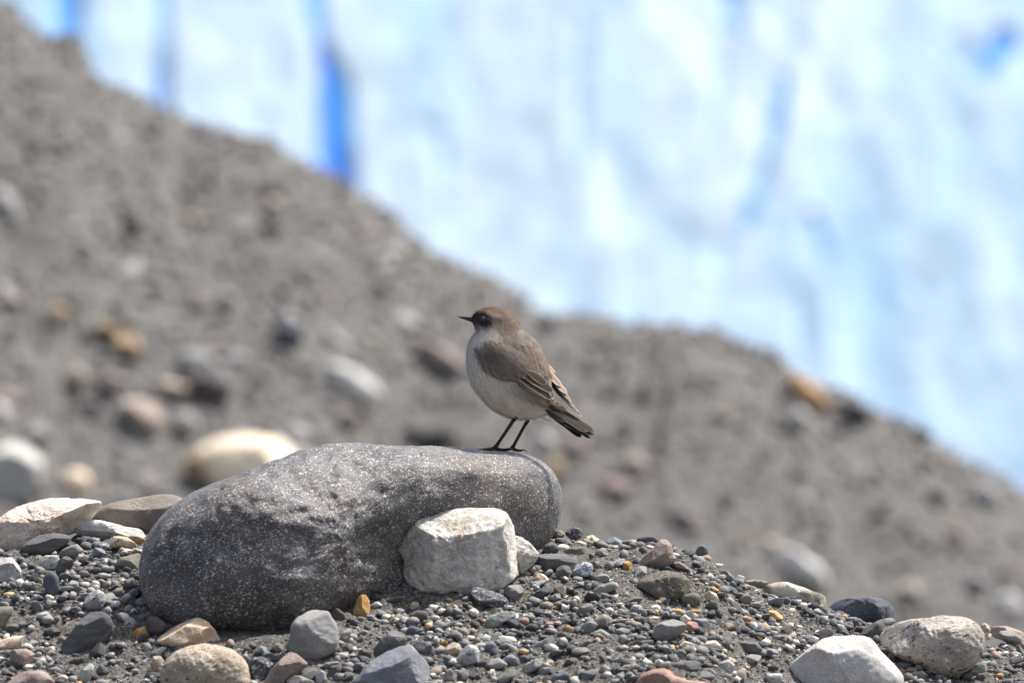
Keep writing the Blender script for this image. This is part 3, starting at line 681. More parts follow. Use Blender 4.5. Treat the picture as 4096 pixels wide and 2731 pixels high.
 ('stone', 'yellow and white quartz stone right of the bright white one', 'quartz', CC, '1723,1132 1770,1090 1850,1090 1887,1130 1830,1172 1750,1168', dict(cuts=3)),
 ('flat_rock', 'dark grey layered slab left of the big pale rock', 'slate', CC, '1993,1112 2050,1090 2200,1105 2247,1160 2212,1212 2100,1184 2010,1144', dict(cuts=3, cutlist=[(0, -.4, .91, .75)])),
 ('stone', 'grey and white granite stone near the bottom, left of the big pale rock', 'granite', CC, '1838,1332 1880,1280 1950,1250 2012,1300 2012,1352 1940,1367 1870,1362', dict(cuts=4)),
 ('rock', 'rusty red rock cut off by the bottom edge', 'red', CC, '1140,1470 1220,1380 1300,1340 1400,1325 1460,1350 1510,1400 1600,1430 1800,1450 1920,1485 1500,1560 1150,1540', dict(cuts=3)),
 ('stone', 'grey slate stone behind the rusty red rock', 'slate', CC, '1433,1332 1460,1285 1550,1265 1680,1260 1727,1290 1702,1332 1600,1367 1500,1384', dict(cuts=3, dy=.01)),
 ('stone', 'flat tan-brown stone right of the grey slate above the red rock', 'brown', CC, '1658,1372 1720,1330 1800,1325 1867,1370 1780,1390', dict(cuts=3)),
 ('stone', 'slanted blue-grey sliver in the gravel below the flat sunken stone', 'bluegrey', CC, '263,1177 320,1110 400,1070 480,1060 462,1100 380,1152 300,1184', dict(cuts=3, dep=.6)),
 ('stone', 'dark pointed sliver right of the slanted blue-grey one', 'slate', CC, '633,1182 680,1120 800,1055 807,1090 730,1152 660,1194', dict(cuts=3, dep=.6)),
 ('stone', 'slanted pale green granite stone near the bottom edge', 'green', CC, '153,1392 210,1300 300,1250 380,1240 384,1290 300,1342 200,1384', dict(cuts=4)),
 ('pebble', 'round tan pebble right of the slanted pale green granite', 'tangran', CC, '388,1280 400,1255 430,1250 460,1270 458,1300 425,1314 395,1305', dict(cuts=1)),
 ('stone', 'dark brown wedge right of the round tan pebble', 'darkbrown', CC, '543,1292 570,1250 640,1230 677,1260 640,1297 570,1314', dict(cuts=4)),
 ('stone', 'smooth blue-black stone at the bottom edge, right of a flat grey one', 'navy', CC, '428,1432 460,1380 560,1350 597,1380 582,1432 480,1450', dict(cuts=2)),
 ('stone', 'flat grey stone above the smooth blue-black one', 'grey', CC, '308,1372 370,1320 470,1315 462,1352 370,1384', dict(cuts=3, dep=.6)),
 ('pebble', 'grey oval pebble above the left end of the red rock', 'taupe', CC, '1013,1342 1060,1300 1130,1295 1147,1330 1090,1372', dict(cuts=2)),
 ('pebble', 'grey upright pebble left of the grey oval one near the bottom', 'grey', CC, '843,1382 860,1310 910,1290 947,1330 920,1384', dict(cuts=4)),
 ('pebble', 'reddish brown pebble left of the taupe wedge', 'red', CC, '373,962 410,925 470,935 477,970 410,994', dict(cuts=4)),
 ('pebble', 'dark blue flat pebble above the largest grey faceted rock', 'navy', CC, '1418,882 1470,865 1557,875 1540,907 1450,914', dict(cuts=1)),
 ('pebble', 'dark angular pebble below the round pale grey granite one', 'slate', CC, '1138,902 1180,870 1262,900 1242,952 1150,958', dict(cuts=5)),
 ('pebble', 'purple-grey flat pebble right of the taupe wedge', 'redgrey', CC, '978,922 1030,900 1112,910 1082,952 1010,964', dict(cuts=3)),
 ('flat_rock', 'flat slate slab just below the largest grey faceted rock', 'slate', CC, '1118,1127 1160,1095 1290,1085 1352,1105 1280,1142 1170,1150', dict(cuts=2, dep=.7)),
 ('pebble', 'pale grey flat slate left of the largest grey faceted rock', 'grey', CC, '978,1002 1040,980 1122,1000 1102,1032 1000,1044', dict(cuts=2)),
 ('flat_rock', 'flat brown slab on the skyline left of the yellow-white rock', 'brown', CC, '2078,577 2150,567 2250,580 2335,607 2250,645 2180,634 2120,614', dict(cuts=2, dep=.6, dy=.01)),
 ('flat_rock', 'grey slab leaning on the skyline below the black upright stone', 'grey', CC, '1890,480 1950,500 2012,560 1972,594 1910,564', dict(cuts=2)),
 ('pebble', 'small white rounded pebble on the skyline beside the leaning slab', 'granite', CC, '2010,562 2040,530 2092,545 2087,582 2030,594', dict(cuts=3)),
 ('pebble', 'brown chip right of the round pale grey granite pebble', 'brown', CC, '1238,838 1280,818 1335,850 1320,885 1250,878', dict(cuts=4)),
 ('pebble', 'tan-brown flat pebble left of the round pale grey granite one', 'brown', CC, '995,842 1030,815 1090,830 1092,866 1020,874', dict(cuts=3)),
 ('pebble', 'yellow-rimmed flat pebble above the dark blue flat one', 'yellow', CC, '1258,902 1310,880 1370,890 1330,920 1270,932', dict(cuts=3)),
 ('pebble', 'thin olive sliver under the silt lump', 'olive', CC, '1083,752 1150,722 1225,722 1210,752 1110,776', dict(cuts=2, dep=.6)),
 # ---- far right
 ('rock', 'yellow-white flat rock with a bright rim on the right skyline', 'yellow', CD, '83,345 150,300 240,270 320,270 400,295 480,320 560,355 650,385 752,420 722,455 680,495 600,490 500,450 400,430 250,410 110,380', dict(cuts=2, dep=.6, dy=.012)),
 ('rock', 'dark navy slate block on the right skyline', 'navy', CD, '668,495 740,430 850,405 1000,400 1120,410 1190,440 1235,490 1238,620 1100,622 950,622 830,590 760,520', dict(cuts=5, boxy=.4, noise=.06, soft=.3, cutlist=[(-.2, -.95, .1, .85)])),
 ('boulder', 'rounded tan and white speckled boulder on the lower right skyline', 'speck', CD, '1083,762 1100,710 1180,660 1280,620 1420,590 1560,575 1680,555 1830,565 1920,600 1980,650 2012,720 2012,830 1980,930 1900,1010 1800,1052 1720,1097 1600,1062 1450,1002 1280,922 1180,842', dict(cuts=1, noise=.05, fine=.025, boxy=.72, cutlist=[(0, -.4, .91, .85)], sag=1.0, sink=.62)),
 ('rock', 'big smooth pale grey rock cut off by the bottom edge at right', 'palegrey', CD, '255,1160 310,1020 380,950 500,850 620,760 720,735 880,727 1000,735 1070,780 1120,850 1220,950 1300,1040 1320,1090 1300,1180 1200,1240 270,1240', dict(cuts=1, noise=.035, boxy=.75, cutlist=[(-.1, -.45, .89, .86)])),
 ('stone', 'dark grey peaked stone between the pale rock and the speckled boulder', 'slate', CD, '918,732 940,690 1000,655 1100,600 1165,572 1172,640 1140,692 1092,745 1080,790 1010,750', dict(cuts=4, dy=.01, cutlist=[(-.5, -.6, .62, .75)])),
 ('rock', 'red and grey speckled rock at the right edge on the skyline', 'redgrey', CD, '2053,702 2080,650 2200,645 2300,680 2400,730 2440,830 2300,830 2150,760 2090,745', dict(cuts=2, dy=.01)),
 ('flat_rock', 'flat grey slab in front of the red and grey speckled rock', 'grey', CD, '2120,722 2150,690 2240,680 2332,750 2322,792 2200,764', dict(cuts=2)),
 ('pebble', 'tan pebble touching the right side of the speckled boulder', 'tangran', CD, '1975,642 2010,620 2057,640 2062,692 2010,704', dict(cuts=3)),
 ('pebble', 'small cream pebble below the tan one beside the speckled boulder', 'quartz', CD, '2018,720 2040,700 2075,715 2070,755 2030,765', dict(cuts=3)),
 ('stone', 'bright orange quartz stone in the gravel below the yellow-white rock', 'orange', CD, '163,562 170,510 220,505 292,567 282,602 210,608', dict(cuts=6)),
 ('pebble', 'smooth blue-black oval pebble below the yellow-white rock', 'navy', CD, '228,432 270,405 330,395 362,420 330,462 260,464', dict(cuts=0, noise=.02)),
 ('pebble', 'slate pebble on the silt slope left of the navy block', 'slate', CD, '438,497 490,475 562,530 572,567 530,584', dict(cuts=3)),
 ('stone', 'olive-tan rough stone under the speckled boulder', 'olive', CD, '1308,1052 1360,1000 1430,995 1442,1050 1410,1087 1340,1080', dict(cuts=5)),
 ('pebble', 'tan-brown pebble right of the olive-tan rough stone', 'tan', CD, '1440,1032 1490,1030 1537,1070 1500,1088 1430,1088', dict(cuts=2)),
 ('pebble', 'flat slate chip in the shade between pale rock and speckled boulder', 'slate', CD, '1240,977 1300,950 1402,965 1382,1002 1290,1034', dict(cuts=3)),
 ('stone', 'white-grey granite stone at the left foot of the big pale rock', 'granite', CD, '123,1102 150,1055 250,1050 292,1060 275,1140 150,1142', dict(cuts=3)),
 ('pebble', 'pale slate slip in the gravel above the big pale rock', 'grey', CD, '183,762 220,725 317,725 322,764', dict(cuts=2, dep=.7)),
 ('pebble', 'smooth dark pebble right of the speckled boulder foot', 'dark', CD, '1933,1092 1960,1050 2010,1045 2032,1080 1980,1118', dict(cuts=0)),
 ('stone', 'grey-green slanted stone under the right side of the speckled boulder', 'green', CD, '1838,1072 1900,1010 2000,940 2037,950 2032,1032 1960,1064 1870,1084', dict(cuts=3)),
 ('pebble', 'upright slate pebble at the right edge', 'slate', CD, '2280,822 2310,800 2347,850 2342,922 2300,924', dict(cuts=3)),
 ('pebble', 'dark pebble below the flat grey slab at the right edge', 'dark', CD, '2195,762 2230,750 2267,785 2240,802 2200,798', dict(cuts=4)),
 ('pebble', 'dark blocky pebble right of the speckled boulder', 'slate', CD, '2120,835 2150,790 2200,798 2212,835 2160,855', dict(cuts=4)),
 ('pebble', 'tan quartz chip in front of the navy slate block', 'tan', CD, '733,512 770,490 822,530 812,557 760,544', dict(cuts=4)),
 ('pebble', 'brown-grey chip at the foot of the navy slate block', 'taupe', CD, '813,602 860,570 932,570 937,607 870,618', dict(cuts=4)),
 ('pebble', 'rough cream and tan pebble in the gravel above the pale rock', 'quartz', CD, '378,660 410,638 455,645 465,680 420,690', dict(cuts=4)),
 ('pebble', 'tan-brown pebble left of the rough cream and tan one', 'tan', CD, '312,640 345,615 385,622 382,650 330,660', dict(cuts=3)),
]
for nm, lab, kind, crop, pts, opt in ROCKS:
    rock(nm, lab, kind, poly_of(pts, crop), **opt)

# ------------------------------------------------------------------ loose pebbles and grains between the placed stones
def proto(seed, sub, flat, cuts, noise):
    bm = bmesh.new(); bmesh.ops.create_icosphere(bm, subdivisions=sub, radius=1.0)
    V = np.array([v.co[:] for v in bm.verts]); F = np.array([[v.index for v in f.verts] for f in bm.faces]); bm.free()
    rs = np.random.default_rng(seed)
    V = V * np.array([1.0, rs.uniform(.62, .95), flat * rs.uniform(.8, 1.2)])
    for _ in range(cuts):
        n = rs.normal(size=3); n /= np.linalg.norm(n)
        d = V @ n; lim = d.max() * rs.uniform(.55, .86)
        V -= np.outer(np.maximum(0, d - lim) * .95, n)
    L = np.linalg.norm(V, axis=1, keepdims=True)
    V = V + V / L * (noise * fbm(V * 2.2 + seed, 2, seed))[:, None]
    return V, F

def chip(seed, npts, flat, bev=0):
    """angular broken stone: hull of scattered points, edges optionally blunted"""
    rs = np.random.default_rng(seed); bm = bmesh.new()
    sc = np.array([1.0, rs.uniform(.6, .95), flat * rs.uniform(.8, 1.2)])
    for _ in range(npts):
        v = rs.normal(size=3); v /= np.linalg.norm(v); bm.verts.new(v * sc * rs.uniform(.82, 1.05))
    r = bmesh.ops.convex_hull(bm, input=bm.verts[:])
    bmesh.ops.delete(bm, geom=[g for g in r['geom_interior'] if isinstance(g, bmesh.types.BMVert)], context='VERTS')
    if bev:
        bmesh.ops.dissolve_limit(bm, angle_limit=math.radians(12), verts=bm.verts[:], edges=bm.edges[:])
        bmesh.ops.bevel(bm, geom=bm.edges[:], offset=bev, segments=2, profile=.6, affect='EDGES')
    bmesh.ops.triangulate(bm, faces=bm.faces[:])
    bm.verts.index_update()
    V = np.array([v.co[:] for v in bm.verts]); F = np.array([[v.index for v in f.verts] for f in bm.faces]); bm.free()
    return V, F

def to_px(x, y, z):
    k = FPX / (D + y)
    return 2048 + x * k, 1365.5 - z * k

def rotm(n):
    """random rotations that mostly keep the flat side up; (n,3,3)"""
    a = RNG.uniform(0, 2 * np.pi, n); t = RNG.normal(0, .38, n); b = RNG.uniform(0, 2 * np.pi, n)
    def rz(q):
        c, s, o, i = np.cos(q), np.sin(q), 0 * q, 0 * q + 1
        return np.stack([np.stack([c, -s, o], -1), np.stack([s, c, o], -1), np.stack([o, o, i], -1)], -2)
    def rx(q):
        c, s, o, i = np.cos(q), np.sin(q), 0 * q, 0 * q + 1
        return np.stack([np.stack([i, o, o], -1), np.stack([o, c, -s], -1), np.stack([o, s, c], -1)], -2)
    return rz(b) @ rx(t) @ rz(a)

# say where a loose stone lies by the nearest placed stone
import re
STOP = re.compile(r"(,| (at|in|on|left|right|below|above|behind|between|under|with|cut|beside|half|against|touching|just|resting|wedged|running|near|lying|standing|peeping|tucked|blurred|halfway|high|low|higher) )")
def short(l):
    return STOP.split(l)[0].replace('large ', '').replace('blurred ', '')
def marks(objs):
    s = [short(o['label']) for o in objs]
    out = []
    for o, t in zip(objs, s):
        if s.count(t) > 1 or len(t.split()) < 2: continue
        k = FPX / (D + o.location.y)
        out.append((t, 2048 + o.location.x * k, 1365.5 - o.location.z * k, o.dimensions.x * k / 2, o.dimensions.z * k / 2))
    return out
USED = set()
def where(what, px, py, lm):
    """unique label for a stone at a photo position, or None"""
    c = sorted(lm, key=lambda m: max(0, abs(px - m[1]) - m[3]) ** 2 + (1.6 * max(0, abs(py - m[2]) - m[4])) ** 2)
    for t, mx, my, hw, hh in c[:3]:
        dx, dy = (px - mx) / max(hw, 25), (py - my) / max(hh, 20)
        rel = ('left of' if dx < 0 else 'right of') if abs(dx) > abs(dy) else ('above' if dy < 0 else 'below')
        l = f'{what} {rel} the {t}'
        if len(l.split()) <= 16 and l not in USED:
            USED.add(l); return l
    return None
bpy.context.view_layer.update()
NEAR_LM = marks([o for o in COL.objects if o.get('category') and o.location.y < 1])

# countable pebbles, one object each, shared shapes
PEBBLE = [('dark', 'small dark angular pebble', 26), ('slate', 'small slate-grey flat pebble', 40),
          ('grey', 'small mid-grey pebble', 22), ('taupe', 'small warm-grey pebble', 12),
          ('quartz', 'small cream-white quartz pebble', 10), ('orange', 'small orange quartz pebble', 4),
          ('bluegrey', 'small blue-grey pebble', 8), ('red', 'small red-brown pebble', 4)]
P_ME = []
for i in range(14):
    V, F = chip(300 + i, 16, RNG.uniform(.4, .75), .07) if i % 3 else proto(300 + i, 3, RNG.uniform(.45, .75), 7, .05)
    P_ME.append(mesh_from('pebble', V, F, mat('slate'))); P_ME[-1].set_sharp_from_angle(angle=math.radians(24))
kinds = [k for k in PEBBLE for _ in range(k[2])]
random.shuffle(kinds)
placed = []
for kd, lab, _ in kinds:
    for _try in range(60):
        x = RNG.uniform(-.45, .45); y = RNG.uniform(-.22, YC)
        z = float(mound_z(x, y, False)[0])
        px, py = to_px(x, y, z)
        if not (10 < px < 4086 and py < 2720) or taken([px], [py])[0]: continue
        s = RNG.uniform(.0046, .0102) * (.7 if kd in ('orange', 'quartz') else 1)
        if any((x - a) ** 2 + ((y - b) * .7) ** 2 < (s + c) ** 2 for a, b, c in placed): continue
        lb = where(lab, px, py, NEAR_LM)
        if lb is None: continue
        placed.append((x, y, s))
        o = put('pebble', random.choice(P_ME), loc=(x, y, z + s * .18), label=lb, cat='pebble', group='loose pebbles on the mound: ' + kd)
        o.scale = (s * RNG.uniform(.9, 1.25), s, s)
        o.rotation_euler = (RNG.normal(.2, .35), RNG.normal(0, .35), RNG.uniform(0, 6.28))
        o.material_slots[0].link = 'OBJECT'; o.material_slots[0].material = mat(kd)
        break

PAL = np.array([(.062, .062, .066), (.10, .10, .102), (.155, .152, .146), (.225, .22, .21), (.33, .32, .30), (.50, .47, .40), (.40, .28, .15), (.24, .185, .14), (.12, .13, .15), (.60, .575, .52)])
PW = np.array([.13, .18, .21, .18, .10, .06, .022, .045, .04, .03]); PW /= PW.sum()
def scatter(name, n, smin, smax_, zf, xr, yr, protos, material, sink, seed, visible=None, dens=None, power=2.4, pal=PAL, pw=PW, parent=None):
    rs = np.random.default_rng(seed)
    x = rs.uniform(*xr, n); y = rs.uniform(*yr, n)
    z = zf(x, y, True)
    keep = np.ones(n, bool)
    if visible is not None: keep &= visible(x, y, z)
    if dens is not None: keep &= rs.uniform(0, 1, n) < dens(x, y)
    x, y, z = x[keep], y[keep], z[keep]; n = len(x)
    s = smin + (smax_ - smin) * rs.uniform(0, 1, n) ** power
    col = pal[rs.choice(len(pal), n, p=pw)] * rs.uniform(.8, 1.2, (n, 1))
    R = rotm(n); which = rs.integers(0, len(protos), n)
    Vs, Fs, Cs, off = [], [], [], 0
    for k, (pv, pf) in enumerate(protos):
        i = np.where(which == k)[0]
        if not len(i): continue
        v = np.einsum('nij,vj->nvi', R[i], pv) * s[i][:, None, None]
        v += np.stack([x[i], y[i], z[i] + s[i] * sink], -1)[:, None, :]
        f = pf[None] + (np.arange(len(i)) * len(pv))[:, None, None] + off
        off += len(i) * len(pv)
        Vs.append(v.reshape(-1, 3)); Fs.append(f.reshape(-1, 3)); Cs.append(np.repeat(col[i], len(pv), 0))
    return put(name, mesh_from(name, np.concatenate(Vs), np.concatenate(Fs), material, smooth=False, cols=np.concatenate(Cs)), kind='stuff', parent=parent)

def near_vis(x, y, z):
    px, py = to_px(x, y, z)
    return (px > -60) & (px < 4160) & (py < 2790) & ~(taken(px, py - 4) & (px > 0) & (px < 4096) & (py < 2728))
def gravel_dens(x, y):
    p = np.stack([x, y, 0 * x], 1)
    return np.clip(.72 + 1.1 * fbm(p * 17, 2, 91), .2, 1)
m_grit = attr_mat('gravel_grit', rough=.88, bump=.4, scale=520, spec=.3)
G1 = [chip(500 + i, 15, RNG.uniform(.4, .8)) for i in range(14)] + [proto(500 + i, 2, RNG.uniform(.5, .8), 4, .04) for i in range(4)]
G0 = [chip(520 + i, 10, RNG.uniform(.5, .9)) for i in range(8)]
o = scatter('gravel', 17000, .0016, .0072, mound_z, (-.50, .50), (-.26, YC + .03), G1, m_grit, .24, 41, near_vis, gravel_dens, 1.65)
o['label'] = 'mixed grey, tan and white gravel covering the mound'
o = scatter('grit', 30000, .0005, .0019, mound_z, (-.50, .50), (-.26, YC + .03), G0, m_grit, .2, 42, near_vis, None, 1.6)
o['label'] = 'fine sandy grit filling the gaps between the stones'

# a dry reddish twig caught in the gravel by the dark peaked stone
def tube(pts, rad, n=8):
    P = [Vector(p) for p in pts]; V = []; F = []
    for i, p in enumerate(P):
        t = (P[min(i + 1, len(P) - 1)] - P[max(i - 1, 0)]).normalized()
        a = t.cross(Vector((0, 1, 0)) if abs(t.y) < .9 else Vector((1, 0, 0))).normalized(); b = t.cross(a)
        for j in range(n):
            q = 2 * math.pi * j / n
            V.append(p + (a * math.cos(q) + b * math.sin(q)) * rad[i])
    m = len(P)
    for i in range(m - 1):
        for j in range(n):
            k = (j + 1) % n
            F.append((i * n + j, i * n + k, (i + 1) * n + k, (i + 1) * n + j))
    F.append(tuple(range(n))[::-1]); F.append(tuple((m - 1) * n + j for j in range(n)))
    return V, F
def join(parts):
    V, F = [], []
    for v, f in parts:
        o_ = len(V); V += list(v); F += [tuple(i + o_ for i in q) for q in f]
    return V, F
ytw = solve_y(3405, 0, 2528, mound_z, -.5, YC)
def tw(cx, cy, dy=0): return px_at(2996 + cx / 2.138, 2200 + cy / 2.138, ytw + dy)
kt = (D + ytw) / FPX * 2.0
tv = join([tube([tw(820, 715), tw(850, 700, -.002), tw(880, 690, -.004), tw(910, 668, -.002)], [kt, kt, kt * .8, kt * .4], 6)] +
          [tube([tw(a, b, -.003), tw(c, d, -.006)], [kt * .7, kt * .3], 5) for a, b, c, d in ((850, 700, 842, 680), (866, 694, 872, 668), (880, 690, 898, 690), (890, 682, 892, 660), (862, 696, 880, 706))])
m_tw, _nt, _b = _nodes('dry_twig'); _v, _, _ = _coords(_nt)
_nt.links.new(_mix(_nt, _noise(_nt, _v, 800), (.20, .085, .035), (.34, .17, .08)), _b.inputs['Base Color']); _b.inputs['Roughness'].default_value = .8
put('twig', mesh_from('twig', tv[0], tv[1], m_tw), label='tiny reddish dry twig on the gravel beside the dark peaked stone', cat='twig')

# ------------------------------------------------------------------ blurred stones on the hillside
def ell(cx, cy, a, b, ang, seed, jag=.12):
    rs = np.random.default_rng(seed); t = np.linspace(0, 2 * np.pi, 12, endpoint=False)
    q = 1 + rs.uniform(-jag, jag, 12)
    x, y = a * np.cos(t) * q, b * np.sin(t) * q
    c, s = math.cos(math.radians(ang)), math.sin(math.radians(ang))
    return np.stack([cx + x * c - y * s, cy + x * s + y * c], 1)
HILL = [
 ('boulder', 'large cream-yellow boulder blurred behind the big dark boulder', 'h_cream', (985, 1850, 245, 105, 3), dict(dep=.8)),
 ('rock', 'brown end of rock beside the cream-yellow boulder on the hillside', 'h_brown', (800, 1868, 75, 62, 20), dict(dep=.8)),
 ('boulder', 'big grey-white blurred boulder at the left edge above the pink granite', 'h_grey', (60, 1885, 125, 120, 30), {}),
 ('rock', 'long white slab lying on the slope left of the bird', 'h_white', (1425, 1538, 128, 52, 33), dict(cuts=2)),
 ('rock', 'pale grey slab with a dark overhang on the left slope', 'h_pale', (800, 1458, 110, 46, 25), dict(cuts=2)),
 ('rock', 'dark rock under the pale grey slab on the left slope', 'h_dark', (815, 1545, 118, 44, 26), {}),  # added as a dark body for the slab's shadow side
 ('rock', 'ochre-brown rock on the left slope', 'h_brown', (430, 1322, 46, 34, 40), {}),
 ('rock', 'tan rock just below the ochre-brown one on the left slope', 'h_tan', (510, 1375, 66, 40, 45), {}),
 ('rock', 'blurred pinkish cream rock above the cream-yellow boulder', 'h_pinkc', (565, 1648, 92, 50, 33), {}),
 ('rock', 'flat pinkish stone below the pale grey slab, left slope', 'h_pinkc', (672, 1545, 78, 28, 8), {}),
 ('rock', 'dark blue-grey rock with a pale top, left of the bird higher up the slope', 'h_navy', (1160, 1338, 68, 42, 25), {}),
 ('rock', 'pale grey cap stone on the dark blue-grey rock', 'h_pale', (1175, 1290, 62, 26, 24), {}),
 ('flat_rock', 'faded pinkish slab lying just left of the bird breast', 'h_pink', (1755, 1420, 118, 34, 30), dict(cuts=1)),
 ('boulder', 'dark brown boulder blurred behind the bird perch', 'h_dark', (1710, 1752, 145, 48, 2), {}),
 ('rock', 'orange-brown slab near the ridge on the right', 'h_orange', (3222, 1562, 100, 40, 42), dict(cuts=1)),
 ('rock', 'pale round stone below the orange-brown slab', 'h_pale', (3190, 1668, 46, 38, 10), {}),
 ('flat_rock', 'long white slab on the right slope above the yellow-white rock', 'h_white', (3205, 2262, 122, 46, 33), dict(cuts=2)),
 ('rock', 'bright white round stone at the far lower right of the slope', 'h_white', (4040, 2420, 58, 48, 20), {}),
 ('rock', 'pale pinkish stone above the dark navy slate block, on the slope', 'h_pinkc', (3640, 2362, 48, 42, 20), {}),
 ('rock', 'grey-white stone on the slope above the speckled boulder', 'h_pale', (3910, 2330, 46, 40, 10), {}),
 ('rock', 'pale boulder at the ridge near the right edge', 'h_pale', (3955, 1985, 66, 34, 30), {}),
 ('rock', 'whitish stone at the left edge halfway up the slope', 'h_pale', (22, 812, 46, 66, -30), {}),
 ('rock', 'white round stone at the left edge of the lower slope', 'h_white', (-2, 1640, 36, 34, 0), {}),
 ('rock', 'cream stone on the left slope below the tan rock', 'h_pinkc', (308, 1500, 46, 40, 20), {}),
 ('rock', 'pinkish flat stone on the left slope left of the dark overhang', 'h_pink', (440, 1528, 60, 34, 10), {}),
 ('rock', 'grey-white stone low on the slope left of the cream-yellow boulder', 'h_pale', (742, 1688, 52, 40, 35), {}),
 ('rock', 'cream stone just above the grey-brown skyline rock', 'h_cream', (308, 1925, 56, 50, 40), {}),
 ('rock', 'grey-green stone above the big grey-white boulder at left', 'h_grey', (150, 1738, 46, 46, 30), {}),
 ('rock', 'whitish stone behind the crest of the big dark boulder', 'h_pale', (1195, 1735, 48, 40, 20), {}),
 ('rock', 'pink-brown stone on the slope above the big dark boulder', 'h_pink', (1395, 1672, 44, 36, 20), {}),
 ('rock', 'pinkish round stone high on the left slope', 'h_pinkc', (797, 1204, 40, 42, 0), {}),
 ('rock', 'tan round stone on the left slope near the edge', 'h_tan', (232, 1250, 42, 34, 10), {}),
 ('rock', 'cream-pink stone right of the boulder end', 'h_pinkc', (2545, 1855, 44, 40, 10), {}),
 ('rock', 'long pinkish stone on the slope right of the boulder end', 'h_pink', (2460, 1948, 78, 34, 10), {}),
 ('rock', 'reddish brown stone right of the bird legs', 'h_pink', (2300, 1780, 48, 44, 10), {}),
 ('rock', 'tan round stone touching the right shoulder of the boulder', 'h_tan', (2222, 1868, 38, 40, 0), {}),
 ('rock', 'pale stone below the bird tail', 'h_pale', (2170, 1765, 50, 34, 0), {}),
 ('rock', 'dark stone on the left slope under the tan round one', 'h_dark', (270, 1205, 60, 26, 20), {}),
 ('rock', 'dark stone at the ridge on the right', 'h_dark', (3420, 1640, 70, 34, 35), {}),
 ('rock', 'dark knob on the ridge at the right', 'h_dark', (3690, 1728, 44, 28, 25), {}),
 ('rock', 'pinkish stone right of centre on the lower slope', 'h_pink', (2750, 2075, 50, 36, 25), {}),
 ('rock', 'pale orange stone beside the long white slab on the right slope', 'h_pinkc', (3095, 2180, 44, 30, 30), {}),
 ('rock', 'pinkish stone on the right slope under the ridge', 'h_pink', (3830, 2130, 44, 32, 20), {}),
 ('rock', 'cream stone in the middle of the left slope ridge line', 'h_pinkc', (1095, 822, 34, 32, 0), {}),
]
FK = dict(
    h_cream=((.70, .59, .43), (.76, .67, .52)), h_brown=((.20, .145, .085), (.27, .20, .12)), h_grey=((.34, .335, .31), (.44, .43, .40)),
    h_white=((.60, .58, .55), (.68, .66, .63)), h_pale=((.34, .33, .32), (.43, .42, .41)), h_dark=((.055, .05, .05), (.085, .08, .078)),
    h_tan=((.38, .28, .18), (.46, .36, .25)), h_pinkc=((.40, .335, .29), (.48, .41, .36)), h_navy=((.06, .062, .08), (.10, .10, .125)),
    h_pink=((.27, .215, .20), (.34, .275, .255)), h_orange=((.42, .26, .13), (.50, .33, .18)), h_mid=((.15, .143, .135), (.21, .20, .19)))
for k, (a, b) in FK.items(): KIND[k] = dict(a=a, b=b, sc=20, bump=.3, fine=300)
for i, (nm, lab, kind, e, opt) in enumerate(HILL):
    rock(nm, lab, kind, ell(*e, 700 + i), far=True, **{**dict(dep=.8, cuts=3, noise=.06), **opt})

def hill_vis(x, y, z):
    px, py = to_px(x, y, z)
    return (px > -2600) & (px < 6400) & (py < 2900)
HP = np.array([(.06, .06, .06), (.10, .098, .095), (.14, .136, .13), (.185, .179, .17), (.25, .24, .228), (.235, .195, .175), (.29, .24, .19), (.36, .35, .335)])
HW = np.array([.05, .17, .27, .24, .12, .07, .04, .04]); HW /= HW.sum()
m_scree = attr_mat('scree', rough=.92, bump=.3, scale=120)
H_ME = [mesh_from('rock', *proto(800 + i, 2, RNG.uniform(.5, .8), 6, .1), mat('h_mid', True)) for i in range(8)]
bpy.context.view_layer.update()
FAR_LM = marks([o for o in COL.objects if o.get('category') and o.location.y > 1])
hk = [('h_mid', 'out-of-focus grey stone', 24), ('h_dark', 'out-of-focus dark stone', 9), ('h_pale', 'out-of-focus pale grey stone', 22), ('h_pink', 'out-of-focus pinkish stone', 12)]
for kd, lab, cnt in hk:
    for _ in range(cnt):
        for _t in range(40):
            px, py = RNG.uniform(0, 4096), RNG.uniform(100, 2400)
            if py < np.interp(px, [p[0] for p in RIDGE], [p[1] for p in RIDGE]) + 90: continue
            if px > 1200 and RNG.uniform() < .45: continue
            lb = where(lab, px, py, FAR_LM)
            if lb: break
        else: continue
        y = solve_y(px, 0, py, hill_z, 4, YR - .01)
        x, _, z = px_at(px, py, y); s = RNG.uniform(.014, .034) * (1.25 if px < 1500 and py > 900 else 1)
        o = put('rock', random.choice(H_ME), loc=(x, y, z), label=lb, cat='rock', group='blurred stones on the hillside: ' + kd[2:])
        o.scale = (s * RNG.uniform(1, 1.6), s, s * .8); o.rotation_euler = (RNG.normal(.4, .3), RNG.normal(.45, .3), RNG.uniform(0, 6.28))
        o.material_slots[0].link = 'OBJECT'; o.material_slots[0].material = mat(kd, True)
o = scatter('scree', 34000, .005, .024, hill_z, (-3, 3), (8.4, YR + .2), G0, m_scree, .25, 61, hill_vis, None, 2.6, HP, HW)
o['label'] = 'loose grey scree and small stones all over the hillside'

